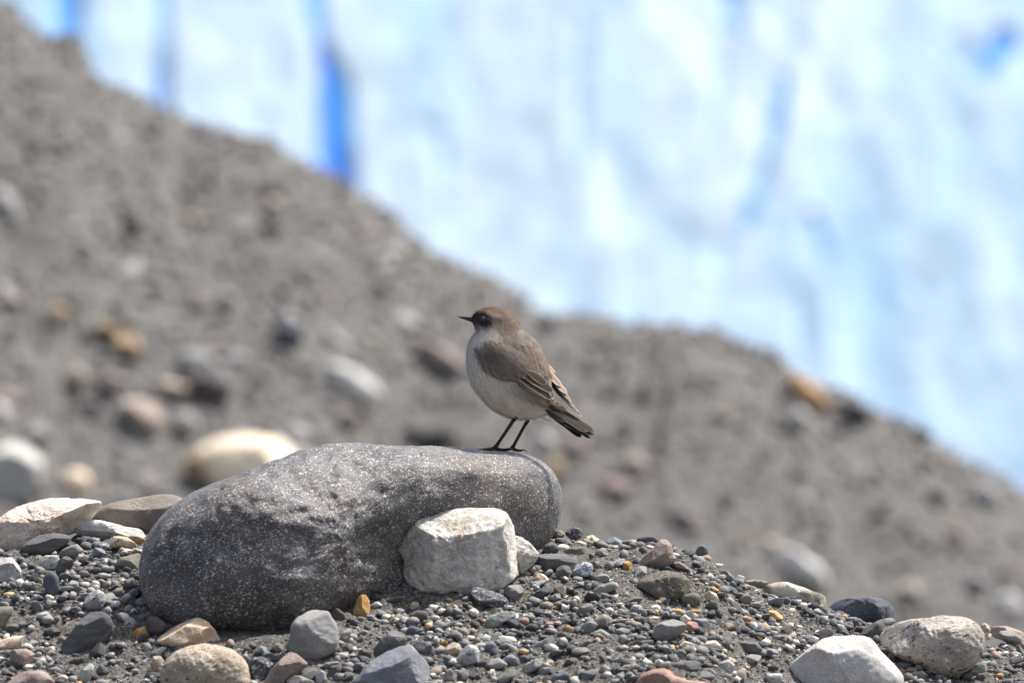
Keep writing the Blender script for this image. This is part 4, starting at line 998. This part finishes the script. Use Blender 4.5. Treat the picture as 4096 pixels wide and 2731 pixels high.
# ------------------------------------------------------------------ the bird (crop pixels: 2.3758 per photo pixel, origin 1780,1180)
BK = 1568 / 660.0
dg = bpy.context.evaluated_depsgraph_get()
bo = BOULDER
BV = BVHTree.FromPolygons([bo.location + v.co for v in bo.data.vertices], [tuple(p.vertices) for p in bo.data.polygons])
footx = (1780 + 540 / BK - 2048) * (D + .08) / FPX
best = None
for i in range(80):
    yy = -.06 + i * .0025
    h = BV.ray_cast(Vector((footx, yy, .5)), Vector((0, 0, -1)))
    if h[0] is not None and (best is None or h[0].z > best[0].z): best = h
YB = best[0].y - .004
SB = (D + YB) / FPX / BK                # metres per crop pixel at the bird
AX, AZ = 540, 1484                      # crop point of the bird's base
base = Vector(((1780 + AX / BK - 2048) * (D + YB) / FPX, YB, 0))
zpix = (1365.5 - 1180 - AZ / BK) * (D + YB) / FPX
h = BV.ray_cast(Vector((base.x, YB, .5)), Vector((0, 0, -1)))
base.z = h[0].z if h[0] is not None else zpix
print('BIRD base', base, 'pixel z', zpix)
cam_d.dof.focus_distance = D + YB
bird = put('bird', None, loc=base, label='small grey-brown bird with a dark face mask, perched on the boulder facing left', cat='bird')
def B(cx, cy, y=0.0): return Vector(((cx - AX) * SB, y * SB, (AZ - cy) * SB))

ST = [(253, 212, 258, 258, 18), (262, 196, 264, 272, 36), (282, 172, 276, 300, 58), (320, 142, 284, 326, 82), (400, 116, 288, 342, 108), (480, 114, 284, 356, 124), (580, 145, 268, 376, 132), (650, 190, 252, 398, 142),
      (697, 248, 236, 428, 156), (732, 322, 222, 470, 178), (800, 383, 210, 530, 206), (862, 440, 203, 610, 230), (915, 520, 208, 700, 245), (950, 592, 228, 790, 250),
      (975, 655, 260, 875, 247), (998, 722, 330, 972, 233), (1010, 790, 430, 1076, 212), (1016, 850, 540, 1142, 188), (1018, 905, 640, 1177, 162), (1020, 945, 755, 1187, 126),
      (1014, 995, 855, 1174, 82), (1006, 1045, 935, 1152, 44), (998, 1085, 982, 1126, 16)]
def dens(a, k):
    a = np.array(a, float); n = len(a); t = np.linspace(0, n - 1, (n - 1) * k + 1)
    i = np.clip(t.astype(int), 0, n - 2); f = (t - i)[:, None]
    p0, p1, p2, p3 = a[np.clip(i - 1, 0, n - 1)], a[i], a[i + 1], a[np.clip(i + 2, 0, n - 1)]
    return .5 * (2 * p1 + (p2 - p0) * f + (2 * p0 - 5 * p1 + 4 * p2 - p3) * f ** 2 + (3 * p1 - 3 * p2 + p3 - p0) * f ** 3)
SD = dens(ST, 3)
def body_loft():
    nr = 40; V = []; F = []
    for tx, ty, bx, by, w in SD:
        for j in range(nr):
            q = 2 * math.pi * j / nr
            c = math.cos(q)
            V.append(B((tx + bx) / 2 + (tx - bx) / 2 * c, (ty + by) / 2 + (ty - by) / 2 * c, w * math.sin(q) * (1 - .12 * c)))
    m = len(SD)
    for i in range(m - 1):
        for j in range(nr):
            k = (j + 1) % nr
            F.append((i * nr + j, (i + 1) * nr + j, (i + 1) * nr + k, i * nr + k))
    F.append(tuple(range(nr))); F.append(tuple((m - 1) * nr + j for j in range(nr))[::-1])
    return V, F
LEGS = [[(585, 1060, -95, 62), (632, 1115, -92, 46), (668, 1158, -88, 25), (640, 1205, -86, 19), (570, 1312, -84, 16.5), (510, 1400, -82, 17), (478, 1448, -80, 23), (470, 1462, -80, 20)],
        [(740, 1090, 70, 55), (775, 1150, 72, 34), (788, 1186, 74, 22), (758, 1240, 74, 17.5), (705, 1335, 74, 16), (662, 1415, 74, 16.5), (642, 1450, 74, 21), (638, 1464, 74, 18)]]
TOES = [[(478, 1455, -80, 19), (420, 1463, -84, 15), (360, 1470, -86, 14), (312, 1472, -86, 12), (285, 1474, -86, 9)],
        [(474, 1458, -80, 17), (425, 1470, -118, 14), (370, 1478, -150, 12), (340, 1480, -164, 9)],
        [(474, 1458, -80, 17), (430, 1468, -48, 14), (372, 1474, -26, 12), (340, 1476, -16, 9)],
        [(474, 1458, -80, 18), (530, 1470, -80, 16), (580, 1468, -80, 14), (604, 1464, -80, 11)],
        [(640, 1458, 74, 17), (585, 1470, 70, 14), (530, 1478, 68, 12), (500, 1480, 66, 9)],
        [(640, 1458, 74, 17), (590, 1472, 40, 14), (545, 1480, 16, 11), (520, 1482, 6, 9)],
        [(640, 1458, 74, 17), (596, 1468, 104, 14), (550, 1474, 128, 11), (524, 1476, 138, 9)],
        [(640, 1460, 74, 17), (690, 1478, 74, 15), (725, 1477, 74, 13), (740, 1474, 74, 10)]]
def ctube(pts, n=10):
    d = dens(pts, 4)
    return tube([B(a, b, y) for a, b, y, r in d], [max(.5, r) * SB for *_, r in d], n)
raw = join([body_loft()] + [ctube(l, 12) for l in LEGS] + [ctube(t) for t in TOES])
tmp = bpy.data.objects.new('tmp_body', mesh_from('tmp_body', raw[0], raw[1])); COL.objects.link(tmp)
md = tmp.modifiers.new('r', 'REMESH'); md.mode = 'VOXEL'; md.voxel_size = .00045
sm = tmp.modifiers.new('s', 'SMOOTH'); sm.iterations = 4; sm.factor = .4
dg = bpy.context.evaluated_depsgraph_get(); dg.update()
bme = bpy.data.meshes.new_from_object(tmp.evaluated_get(dg))
bpy.data.objects.remove(tmp)
bme.name = 'body'
nv = len(bme.vertices); co = np.empty(nv * 3, np.float32); bme.vertices.foreach_get('co', co); co = co.reshape(-1, 3)
def to_crop(c): return c[:, 0] / SB + AX, AZ - c[:, 2] / SB, c[:, 1] / SB
def seg_d(x, y, ax, ay, bx, by):
    t = np.clip(((x - ax) * (bx - ax) + (y - ay) * (by - ay)) / ((bx - ax) ** 2 + (by - ay) ** 2), 0, 1)
    return np.hypot(x - ax - t * (bx - ax), y - ay - t * (by - ay))
def gauss(x, y, cx, cy, sx, sy=None, ang=0):
    c, s = math.cos(math.radians(ang)), math.sin(math.radians(ang)); sy = sy or sx
    u, v = (x - cx) * c + (y - cy) * s, -(x - cx) * s + (y - cy) * c
    return np.exp(-.5 * ((u / sx) ** 2 + (v / sy) ** 2))
def plume_col(x, y, yy):
    """plumage tone at a crop position (same on both flanks)"""
    n = len(x)
    T, Bm = SD[:, 0:2], SD[:, 2:4]
    best = np.full(n, 1e9); f = np.zeros(n); st = np.zeros(n)
    for i in range(len(SD)):
        (tx, ty), (bx, by) = T[i], Bm[i]
        t = np.clip(((x - bx) * (tx - bx) + (y - by) * (ty - by)) / ((tx - bx) ** 2 + (ty - by) ** 2), -.2, 1.2)
        d = np.hypot(x - bx - t * (tx - bx), y - by - t * (ty - by))
        m = d < best
        best[m] = d[m]; f[m] = t[m]; st[m] = i
    C = lambda *c: np.array(c)[None]
    back, flank, belly, vent = C(.24, .198, .16), C(.48, .415, .35), C(.62, .55, .46), C(.72, .665, .58)
    breast = C(.58, .54, .495)
    s = st / 3.0
    k = lambda a, lo, hi: (lambda q: (q * q * (3 - 2 * q))[:, None])(np.clip((a - lo) / (hi - lo), 0, 1))
    col = breast + (belly - breast) * k(s, 11, 15)
    col = col + (vent - col) * k(s, 17, 19.5)
    col = col + (flank - col) * k(f, .25, .42) * .75
    col = col + (back - col) * k(f, .46, .62)
    # head
    hd = 1 - k(s, 6.2, 8.2)
    crown, cheek, throat = C(.15, .106, .076), C(.205, .175, .15), C(.40, .37, .34)
    hc = throat + (cheek - throat) * k(f, .22, .42)
    hc = hc + (crown - hc) * k(f, .60, .74)
    col = col + (hc - col) * hd
    def lay(w, c, a=1.0):
        nonlocal col
        col = col + (np.array(c)[None] - col) * np.clip(w * a, 0, 1)[:, None]
    lay(gauss(x, y, 425, 185, 70, 15, 8), (.40, .32, .24), .85)         # pale brow
    lay(gauss(x, y, 390, 168, 28, 12, -10), (.40, .31, .22), .6)
    lay(gauss(x, y, 336, 230, 66, 42, 14), (.022, .016, .015), 2.2)      # dark mask
    lay(gauss(x, y, 272, 245, 24, 42, 0), (.028, .02, .018), 1.4)
    lay(gauss(x, y, 455, 232, 75, 10, 6), (.10, .078, .06), .9)
    lay(gauss(x, y, 300, 300, 26, 30, 0), (.13, .105, .085), .8)
    lay(gauss(x, y, 590, 265, 70, 26, 32), (.17, .132, .105), .6)
    lay(gauss(x, y, 760, 960, 120, 40, 25), (.10, .078, .06), .55 * 1.0)   # shade under the wing edge, painted into the plumage
    # streaky feather tone along the tracts, stronger on crown, back and wing side
    u, v = x * .55 + y * .83, x * .83 - y * .55
    st_ = fbm(np.stack([u / 80, v / 15, yy / 60], 1), 3, 77) + .6 * fbm(np.stack([u / 150, v / 70, yy / 90], 1), 2, 78)
    col = col * np.clip(1 + (.10 + .14 * np.clip((f - .35) / .3, 0, 1)) * st_, .6, 1.45)[:, None]
    return col, f, st
cxv, cyv, czv = to_crop(co)
col, fv, sv = plume_col(cxv, cyv, czv)
leg = np.zeros(nv, bool)
for L in LEGS:
    for a, b in zip(L[2:-1], L[3:]):
        leg |= (seg_d(cxv, cyv, a[0], a[1], b[0], b[1]) < 30) & (np.abs(czv - a[2]) < 60) & (cyv > 1150)
leg |= cyv > 1240
lc = np.array((.030, .025, .024)) * (1 + .5 * fbm(co * 900, 3, 5))[:, None]
col[leg] = np.clip(lc[leg], .008, .2)
m_skin = attr_mat('plumage_skin', rough=.75, bump=.3, scale=1500, spec=.2)
at = bme.color_attributes.new('Col', 'FLOAT_COLOR', 'POINT')
c4 = np.ones((nv, 4), np.float32); c4[:, :3] = col; at.data.foreach_set('color', c4.ravel())
bme.materials.clear(); bme.materials.append(m_skin)
bme.polygons.foreach_set('use_smooth', np.ones(len(bme.polygons), bool))
body = put('body', bme, bird)
BB = BVHTree.FromPolygons([v.co for v in bme.vertices], [tuple(p.vertices) for p in bme.polygons])
def ysurf(cx, cy, far=False):
    p = B(cx, cy, 900 if far else -900)
    h = BB.ray_cast(p, Vector((0, -1 if far else 1, 0)))
    return None if h[0] is None else h[0].y / SB

# ---- soft body feathering: short tapered barbs following the feather tracts
m_feather = attr_mat('feather', rough=.8, bump=0, spec=.15)
FLOWS = []
def flow(f, st):
    i = np.clip(st.astype(int), 0, len(SD) - 2); j = np.clip(i + 3, 0, len(SD) - 1)
    a = SD[i, 2:4] + (SD[i, 0:2] - SD[i, 2:4]) * f[:, None]; b = SD[j, 2:4] + (SD[j, 0:2] - SD[j, 2:4]) * f[:, None]
    d = b - a; n = np.linalg.norm(d, axis=1, keepdims=True) + 1e-6
    return np.stack([d[:, 0] / n[:, 0], 0 * n[:, 0], -d[:, 1] / n[:, 0]], 1)
def barbs(name, parent, P, N, Dr, cols, length, width, lift, seed):
    """P roots, N normals, Dr flow; tapered 2-quad ribbons"""
    rs = np.random.default_rng(seed); n = len(P)
    Dr = Dr + rs.normal(0, .16, (n, 3)); Dr -= N * (Dr * N).sum(1, keepdims=True)
    Dr /= np.linalg.norm(Dr, axis=1, keepdims=True) + 1e-9
    S = np.cross(N, Dr)
    L = (length * rs.uniform(.6, 1.3, n))[:, None]; W = (width * rs.uniform(.6, 1.3, n))[:, None]
    up = lift * rs.uniform(.5, 1.6, (n, 1))
    p0 = P - N * .0002
    p1 = P + Dr * L * .5 + N * L * up * .7; p2 = P + Dr * L + N * L * up * .75
    V = np.stack([p0 - S * W * .6, p0 + S * W * .6, p1 - S * W, p1 + S * W, p2 - S * W * .25, p2 + S * W * .25], 1).reshape(-1, 3)
    q = np.array([[0, 1, 3, 2], [2, 3, 5, 4]])
    F = (q[None] + (np.arange(n) * 6)[:, None, None]).reshape(-1, 4)
    c = cols * rs.uniform(.84, 1.18, (n, 1))
    c = np.repeat(c, 6, 0).reshape(n, 6, 3); c[:, :2] *= .85; c[:, 4:] *= 1.08
    return put(name, mesh_from(name, V, F, m_feather, cols=c.reshape(-1, 3)), parent, kind='stuff')
nrm = np.empty(nv * 3, np.float32); bme.vertices.foreach_get('normal', nrm); nrm = nrm.reshape(-1, 3)
def inside(x, y, poly):
    r = np.zeros(len(x), bool)
    for i in range(len(poly)):
        (ax, ay), (bx, by) = poly[i], poly[(i + 1) % len(poly)]
        if ay != by: r ^= ((ay > y) != (by > y)) & (x < (bx - ax) * (y - ay) / (by - ay) + ax)
    return r
under_wing = inside(cxv, cyv, [(620, 770), (760, 700), (1040, 760), (1200, 1130), (900, 1020), (680, 880)]) & (czv < 0)
cand = np.where(~leg & (cyv < 1215) & ~under_wing)[0]
pick = RNG.choice(cand, 26000)
dr = flow(np.clip(fv[pick], 0, 1), sv[pick])
ln = np.where(sv[pick] < 22, .0026, .0052); ln = np.where(sv[pick] < 10, .0016, ln)
mask_eye = (np.hypot(cxv[pick] - 360, cyv[pick] - 232) > 34)
pk = mask_eye
barbs('plumage', bird, co[pick][pk], nrm[pick][pk], dr[pk], col[pick][pk], ln[pk], np.full(pk.sum(), .00023), .10, 5)
# fluffy lower edge: pale wisps under belly and vent
ed = np.where(~leg & (fv < .12) & (sv > 36) & (sv < 63))[0]
pe = RNG.choice(ed, 420)
dre = flow(np.clip(fv[pe], 0, 1), sv[pe]) + np.array([0, 0, -.55])
barbs('belly_fluff', bird, co[pe], nrm[pe], dre, np.tile(np.array([[.66, .63, .58]]), (len(pe), 1)), np.full(len(pe), .0042), np.full(len(pe), .00028), .35, 6)

# ---- single feathers
def feather(name, parent, root, tip, width, cc, ce, bow=0.0, nv_=(.1, -.95, .3), edge=.80, shaft=True, blunt=.62, camber=.05, hug=None):
    r = B(*root); t = B(*tip); ax = t - r; L = ax.length; axn = ax.normalized()
    nn = Vector(nv_).normalized(); sd = axn.cross(nn).normalized(); nn = sd.cross(axn).normalized()
    if nn.y > 0 and nv_[1] < 0: nn = -nn
    us = [-1, -edge, -edge + .06, -.05, .05, edge - .06, edge, 1]; ns = 16
    V, C, F = [], [], []
    for i in range(ns):
        t_ = i / (ns - 1)
        w = (.45 + .55 * min(1, t_ / .35)) * (1 if t_ < blunt else math.sqrt(max(0, 1 - ((t_ - blunt) / (1 - blunt)) ** 2)) * .97 + .03) * width * SB / 2
        c = r + ax * t_ + sd * (bow * L * math.sin(math.pi * t_))
        if hug is not None:
            s_ = ysurf(c.x / SB + AX, AZ - c.z / SB)
            if s_ is not None: c.y = min(c.y, (s_ - hug) * SB)
        for j, u in enumerate(us):
            V.append(c + sd * (u * w) - nn * (camber * w * u * u))
            e = abs(u) >= edge - .001 or t_ > .955
            q = np.array(ce if e else cc) * (1.0 if abs(u) > .06 or not shaft else .7)
            C.append(q * (1 + .06 * math.sin(i * 2.3 + j)))
    k = len(us)
    for i in range(ns - 1):
        for j in range(k - 1): F.append((i * k + j, i * k + j + 1, (i + 1) * k + j + 1, (i + 1) * k + j))
    return put(name, mesh_from(name, V, F, m_feather, cols=np.array(C)), parent)

def wing_shell(outline, far, bulge, colr):
    """coverts: a domed cap lying on the flank"""
    q = np.array([[float(a) for a in t.split(',')] for t in outline.split()])
    cx, cy = q.mean(0); n = 56; m = 16
    ang = np.arctan2(q[:, 1] - cy, q[:, 0] - cx); o_ = np.argsort(ang); ang, rr = ang[o_], np.hypot(q[:, 0] - cx, q[:, 1] - cy)[o_]
    th = np.linspace(-math.pi, math.pi, n, endpoint=False)
    R = np.interp(th, np.concatenate([ang[-1:] - 2 * math.pi, ang, ang[:1] + 2 * math.pi]), np.concatenate([rr[-1:], rr, rr[:1]]))
    V, X, Y = [], [], []
    sg = 1 if far else -1
    ys_ = ysurf(cx, cy, far) or 0
    for i in range(m + 1):
        p = i / m
        for j in range(n):
            x, y = cx + R[j] * p * math.cos(th[j]), cy + R[j] * p * math.sin(th[j])
            s = ysurf(x, y, far)
            if s is None or s * sg < 40: s = sg * 40 if s is None else s
            d = s + sg * ((6 if math.sin(th[j]) > -.1 + .5 * math.cos(th[j]) else -10) * p ** 3 + bulge * (1 - p ** 4))
            V.append(B(x, y, d)); X.append(x); Y.append(y)
    F = [(i * n + j, i * n + (j + 1) % n, (i + 1) * n + (j + 1) % n, (i + 1) * n + j) for i in range(m) for j in range(n)]
    return V, F, np.array(X), np.array(Y), m, n
NEARW = '268,478 300,436 370,412 460,410 560,440 660,500 760,580 860,680 930,760 985,840 1000,880 930,850 850,810 760,790 650,800 560,794 480,778 420,750 370,708 325,650 285,570 266,520'
V, F, X, Y, m_, n_ = wing_shell(NEARW, False, 20, None)
wc = np.array([[.205, .168, .138]]) + np.zeros((len(X), 3))
wl = lambda cx, cy, sx, sy, a, c, k: (lambda w: wc + (np.array(c)[None] - wc) * np.clip(w * k, 0, 1)[:, None])(gauss(X, Y, cx, cy, sx, sy, a))
wc = wl(430, 560, 90, 60, 30, (.115, .093, .078), .8)
wc = wl(560, 690, 150, 40, 25, (.145, .113, .09), .7)
wc = wl(620, 560, 110, 26, 35, (.26, .22, .185), .7)
wc = wl(800, 640, 130, 60, 45, (.22, .175, .135), .6)
wc = wc * np.clip(1 + .2 * fbm(np.stack([(X * .6 + Y * .8) / 90, (X * .8 - Y * .6) / 16, 0 * X], 1), 3, 79), .6, 1.5)[:, None]
wing = put('wing', mesh_from('wing', V, F, m_skin, cols=wc), bird)
wing['label'] = 'near wing, folded, with pale-edged brown flight feathers'
# covert barbs on the wing
me = wing.data; k_ = len(me.vertices); wn_ = np.empty(k_ * 3, np.float32); me.vertices.foreach_get('normal', wn_); wn_ = wn_.reshape(-1, 3)
if wn_[n_ * 3, 1] > 0: me.flip_normals(); wn_ = -wn_
wco = np.array([v[:] for v in V])
wp = RNG.integers(0, k_, 5200); jit = RNG.normal(0, 5 * SB, (5200, 3)) * np.array([1, 0, 1])
tdir = np.stack([np.interp(X[wp], [260, 500, 1000], [.45, .62, .75]), 0 * X[wp], -np.ones(len(wp)) * .62], 1)
barbs('covert_plumage', wing, wco[wp] + jit, wn_[wp], tdir, wc[wp], np.full(5200, .0048), np.full(5200, .00024), .06, 15)
# pale wrist edge
we = [(266, 500), (272, 540), (285, 580), (300, 615), (318, 648), (340, 680), (362, 708)]
for a, b in we:
    s = ysurf(a, b) or -120
    feather('wing_feather', wing, (a + 20, b - 18, s - 22), (a - 6, b + 26, s - 14), 22, (.42, .37, .32), (.62, .57, .51), nv_=(-.5, -.85, .1))
BR, ED = (.092, .071, .056), (.42, .345, .265)
BR2 = (.125, .097, .077)
def yw(x, y, d=14):
    s = ysurf(x, y); return (s if s is not None else -70) - d
# median / greater coverts
for a, b, c, d, w in [(330, 610, 410, 742, 62), (390, 640, 470, 776, 66), (450, 660, 545, 796, 70), (520, 670, 620, 806, 74), (590, 668, 700, 808, 76)]:
    feather('wing_feather', wing, (a, b, yw(a, b, 26)), (c, d, yw(c, d, 24)), w, (.15, .117, .092), (.27, .22, .18), nv_=(-.15, -.95, .2), blunt=.5)
# primaries, longest and lowest first, then secondaries and tertials on top
for hg, (a, b, c, d, w, ya, yb, ce) in enumerate([
    (700, 850, 1166, 1106, 62, -118, -40, (.20, .16, .125)), (690, 840, 1102, 1056, 52, -124, -74, ED), (680, 822, 1060, 1046, 44, -132, -84, ED),
    (680, 812, 1020, 1020, 40, -138, -92, ED), (690, 808, 985, 996, 40, -142, -98, ED), (700, 800, 1054, 1020, 56, -146, -92, (.56, .50, .42)),
    (705, 790, 1026, 992, 78, -156, -98, (.60, .54, .46)), (745, 760, 1030, 920, 92, -160, -100, ED), (790, 730, 960, 845, 84, -166, -112, (.34, .275, .22))]):
    feather('wing_feather', wing, (a, b, ya), (c, d, yb), w, BR if w > 50 else BR2, ce, bow=-.03, nv_=(.12, -.9, .4), edge=.88, hug=9 + 2.6 * hg)
# far wing
FARW = '720,420 800,450 900,540 960,640 1000,740 1010,820 940,800 820,700 740,560'
V, F, X, Y, m_, n_ = wing_shell(FARW, True, 16, None)
fw = put('wing', mesh_from('wing', V, F, m_skin, cols=np.tile(np.array([[.235, .19, .152]]), (len(X), 1))), bird)
fw['label'] = 'far wing, its tip showing beyond the back'
for (a, b, c, d, w, ya, yb, cc, ce) in [
    (930, 730, 1160, 1010, 70, 10, 20, (.035, .028, .024), (.06, .05, .045)), (1000, 800, 1300, 1158, 58, 60, 22, BR, (.40, .33, .27)), (1010, 800, 1262, 1112, 52, 56, 18, BR2, (.44, .36, .29)),  # first one is a near-black blade standing in for the rump shadow
    (1020, 800, 1225, 1066, 48, 52, 14, BR2, (.50, .42, .34)), (1030, 790, 1198, 1010, 50, 48, 10, (.22, .17, .13), (.52, .44, .36)), (1010, 770, 1160, 938, 86, 44, 10, (.27, .215, .17), (.40, .34, .28)),
    (960, 700, 1104, 866, 92, 36, 4, (.25, .20, .155), (.40, .34, .28))]:
    feather('wing_feather', fw, (a, b, ya), (c, d, yb), w, cc, ce, bow=.03, nv_=(.55, -.6, .55), edge=.82)
for (a, b, c, d, w, ya) in [(880, 600, 1052, 738, 70, -20), (900, 660, 1012, 778, 74, -46), (860, 620, 960, 740, 80, -90), (820, 640, 905, 752, 80, -120)]:
    feather('scapular_feather', bird, (a, b, ya), (c, d, ya + 26), w, (.27, .218, .17), (.40, .335, .275), nv_=(.5, -.55, .65), blunt=.5)
# tail fan
for (a, b, c, d, w, ya, yb, cc, ce) in [
    (985, 1050, 1388, 1364, 64, 6, 20, (.035, .028, .025), (.09, .072, .06)), (990, 1050, 1426, 1338, 62, 2, 12, (.045, .036, .031), (.13, .105, .088)),
    (990, 1035, 1418, 1296, 74, -6, 2, (.058, .045, .037), (.135, .108, .088)), (940, 1065, 1302, 1352, 74, -12, -4, (.028, .023, .021), (.15, .125, .105)),
    (945, 1055, 1330, 1318, 78, -20, -16, (.036, .029, .026), (.10, .08, .066)), (955, 1035, 1356, 1300, 84, -28, -26, (.06, .047, .039), (.14, .112, .092)),
    (925, 1050, 1250, 1275, 84, -38, -36, (.026, .021, .02), (.04, .034, .03)), (905, 1020, 1150, 1200, 92, -60, -46, (.024, .02, .019), (.034, .029, .026))]:  # these short root feathers are toned near-black to carry the wings' shade
    feather('tail_feather', bird, (a, b, ya), (c, d, yb), w, cc, ce, nv_=(.3, -.78, .55), edge=.9, blunt=.8, camber=.1)
feather('tail_feather', bird, (965, 1120, -12), (1135, 1240, -14), 52, (.10, .082, .07), (.55, .51, .46), nv_=(.0, -.95, .1), edge=.6, bow=-.04)
for (a, b, c, d) in [(880, 1150, 1015, 1200), (900, 1160, 985, 1196), (850, 1165, 868, 1200), (820, 1160, 835, 1195)]:
    feather('vent_feather', bird, (a, b, -30), (c, d, -34), 26, (.66, .63, .58), (.74, .72, .68), blunt=.3)

# ---- bill, eyes, claws
def solid(name, base, rough, spec=.5, tone=None, sc=600):
    m, nt, bs = _nodes(name); v, _, _ = _coords(nt)
    c = _mix(nt, _noise(nt, v, sc, 4), base, tone or [q * 1.7 + .004 for q in base])
    nt.links.new(c, bs.inputs['Base Color']); bs.inputs['Roughness'].default_value = rough; bs.inputs['Specular IOR Level'].default_value = spec
    return m
m_bill = solid('horn', (.020, .018, .019), .38, .5)
m_eye = solid('eye', (.006, .005, .005), .06, .8)
m_claw = solid('claw_horn', (.022, .019, .018), .35)
def bill(name, rows):
    n = 14; V = []; F = []
    for cx, top, bot, w in rows:
        for j in range(n):
            q = 2 * math.pi * j / n
            V.append(B(cx, (top + bot) / 2 - (bot - top) / 2 * math.cos(q), w * math.sin(q)))
    for i in range(len(rows) - 1):
        for j in range(n):
            k = (j + 1) % n; F.append((i * n + j, i * n + k, (i + 1) * n + k, (i + 1) * n + j))
    F.append(tuple(range(n))[::-1]); F.append(tuple((len(rows) - 1) * n + j for j in range(n)))
    return put(name, mesh_from(name, V, F, m_bill), bird)
bill('upper_bill', [(285, 204, 248, 27), (255, 206, 240, 23), (220, 205, 233, 17), (180, 204, 225, 11), (150, 204, 218, 7), (132, 206, 214, 4), (124, 209, 213, 1.5)])
bill('lower_bill', [(285, 242, 268, 22), (255, 236, 262, 18), (225, 229, 250, 13), (190, 221, 237, 9), (160, 216, 227, 5), (138, 212, 218, 2)])
for far in (False, True):
    sg = 1 if far else -1
    s = ysurf(360, 232, far) or sg * 100
    bm = bmesh.new(); bmesh.ops.create_uvsphere(bm, u_segments=24, v_segments=16, radius=25 * SB)
    e = bpy.data.meshes.new('eye'); bm.to_mesh(e); bm.free()
    e.materials.append(m_eye); e.polygons.foreach_set('use_smooth', np.ones(len(e.polygons), bool))
    eo = put('eye', e, bird, loc=B(360, 232, s - sg * 13))
    rg = [(360 + 29 * math.cos(q), 232 + 27 * math.sin(q), s + sg * 1, 2.6) for q in np.linspace(0, 2 * math.pi, 17)]
    v, f = tube([B(a, b, y) for a, b, y, _ in rg], [r * SB for *_, r in rg], 6)
    lid = put('eyelid', mesh_from('eyelid', v, f, solid('eyelid_skin', (.016, .013, .012), .6)), bird)
for pts in [[(604, 1464, -80, 10), (622, 1462, -80, 8.5), (640, 1472, -80, 6.5), (648, 1482, -80, 4), (652, 1494, -80, 1.5)],
            [(740, 1474, 74, 9.5), (757, 1471, 74, 8), (770, 1480, 74, 5.5), (778, 1497, 74, 1.5)],
            [(288, 1473, -86, 8.5), (272, 1470, -86, 6), (262, 1478, -86, 1.5)], [(342, 1480, -163, 8), (325, 1478, -170, 5), (316, 1486, -174, 1.5)],
            [(342, 1476, -17, 8), (325, 1474, -10, 5), (315, 1482, -8, 1.5)], [(502, 1480, 66, 8), (486, 1478, 64, 5), (478, 1486, 62, 1.5)],
            [(522, 1482, 7, 8), (505, 1481, 0, 5), (498, 1488, -2, 1.5)], [(526, 1476, 137, 8), (510, 1475, 144, 5), (502, 1482, 147, 1.5)]]:
    v, f = ctube(pts, 8)
    put('claw', mesh_from('claw', v, f, m_claw), bird)
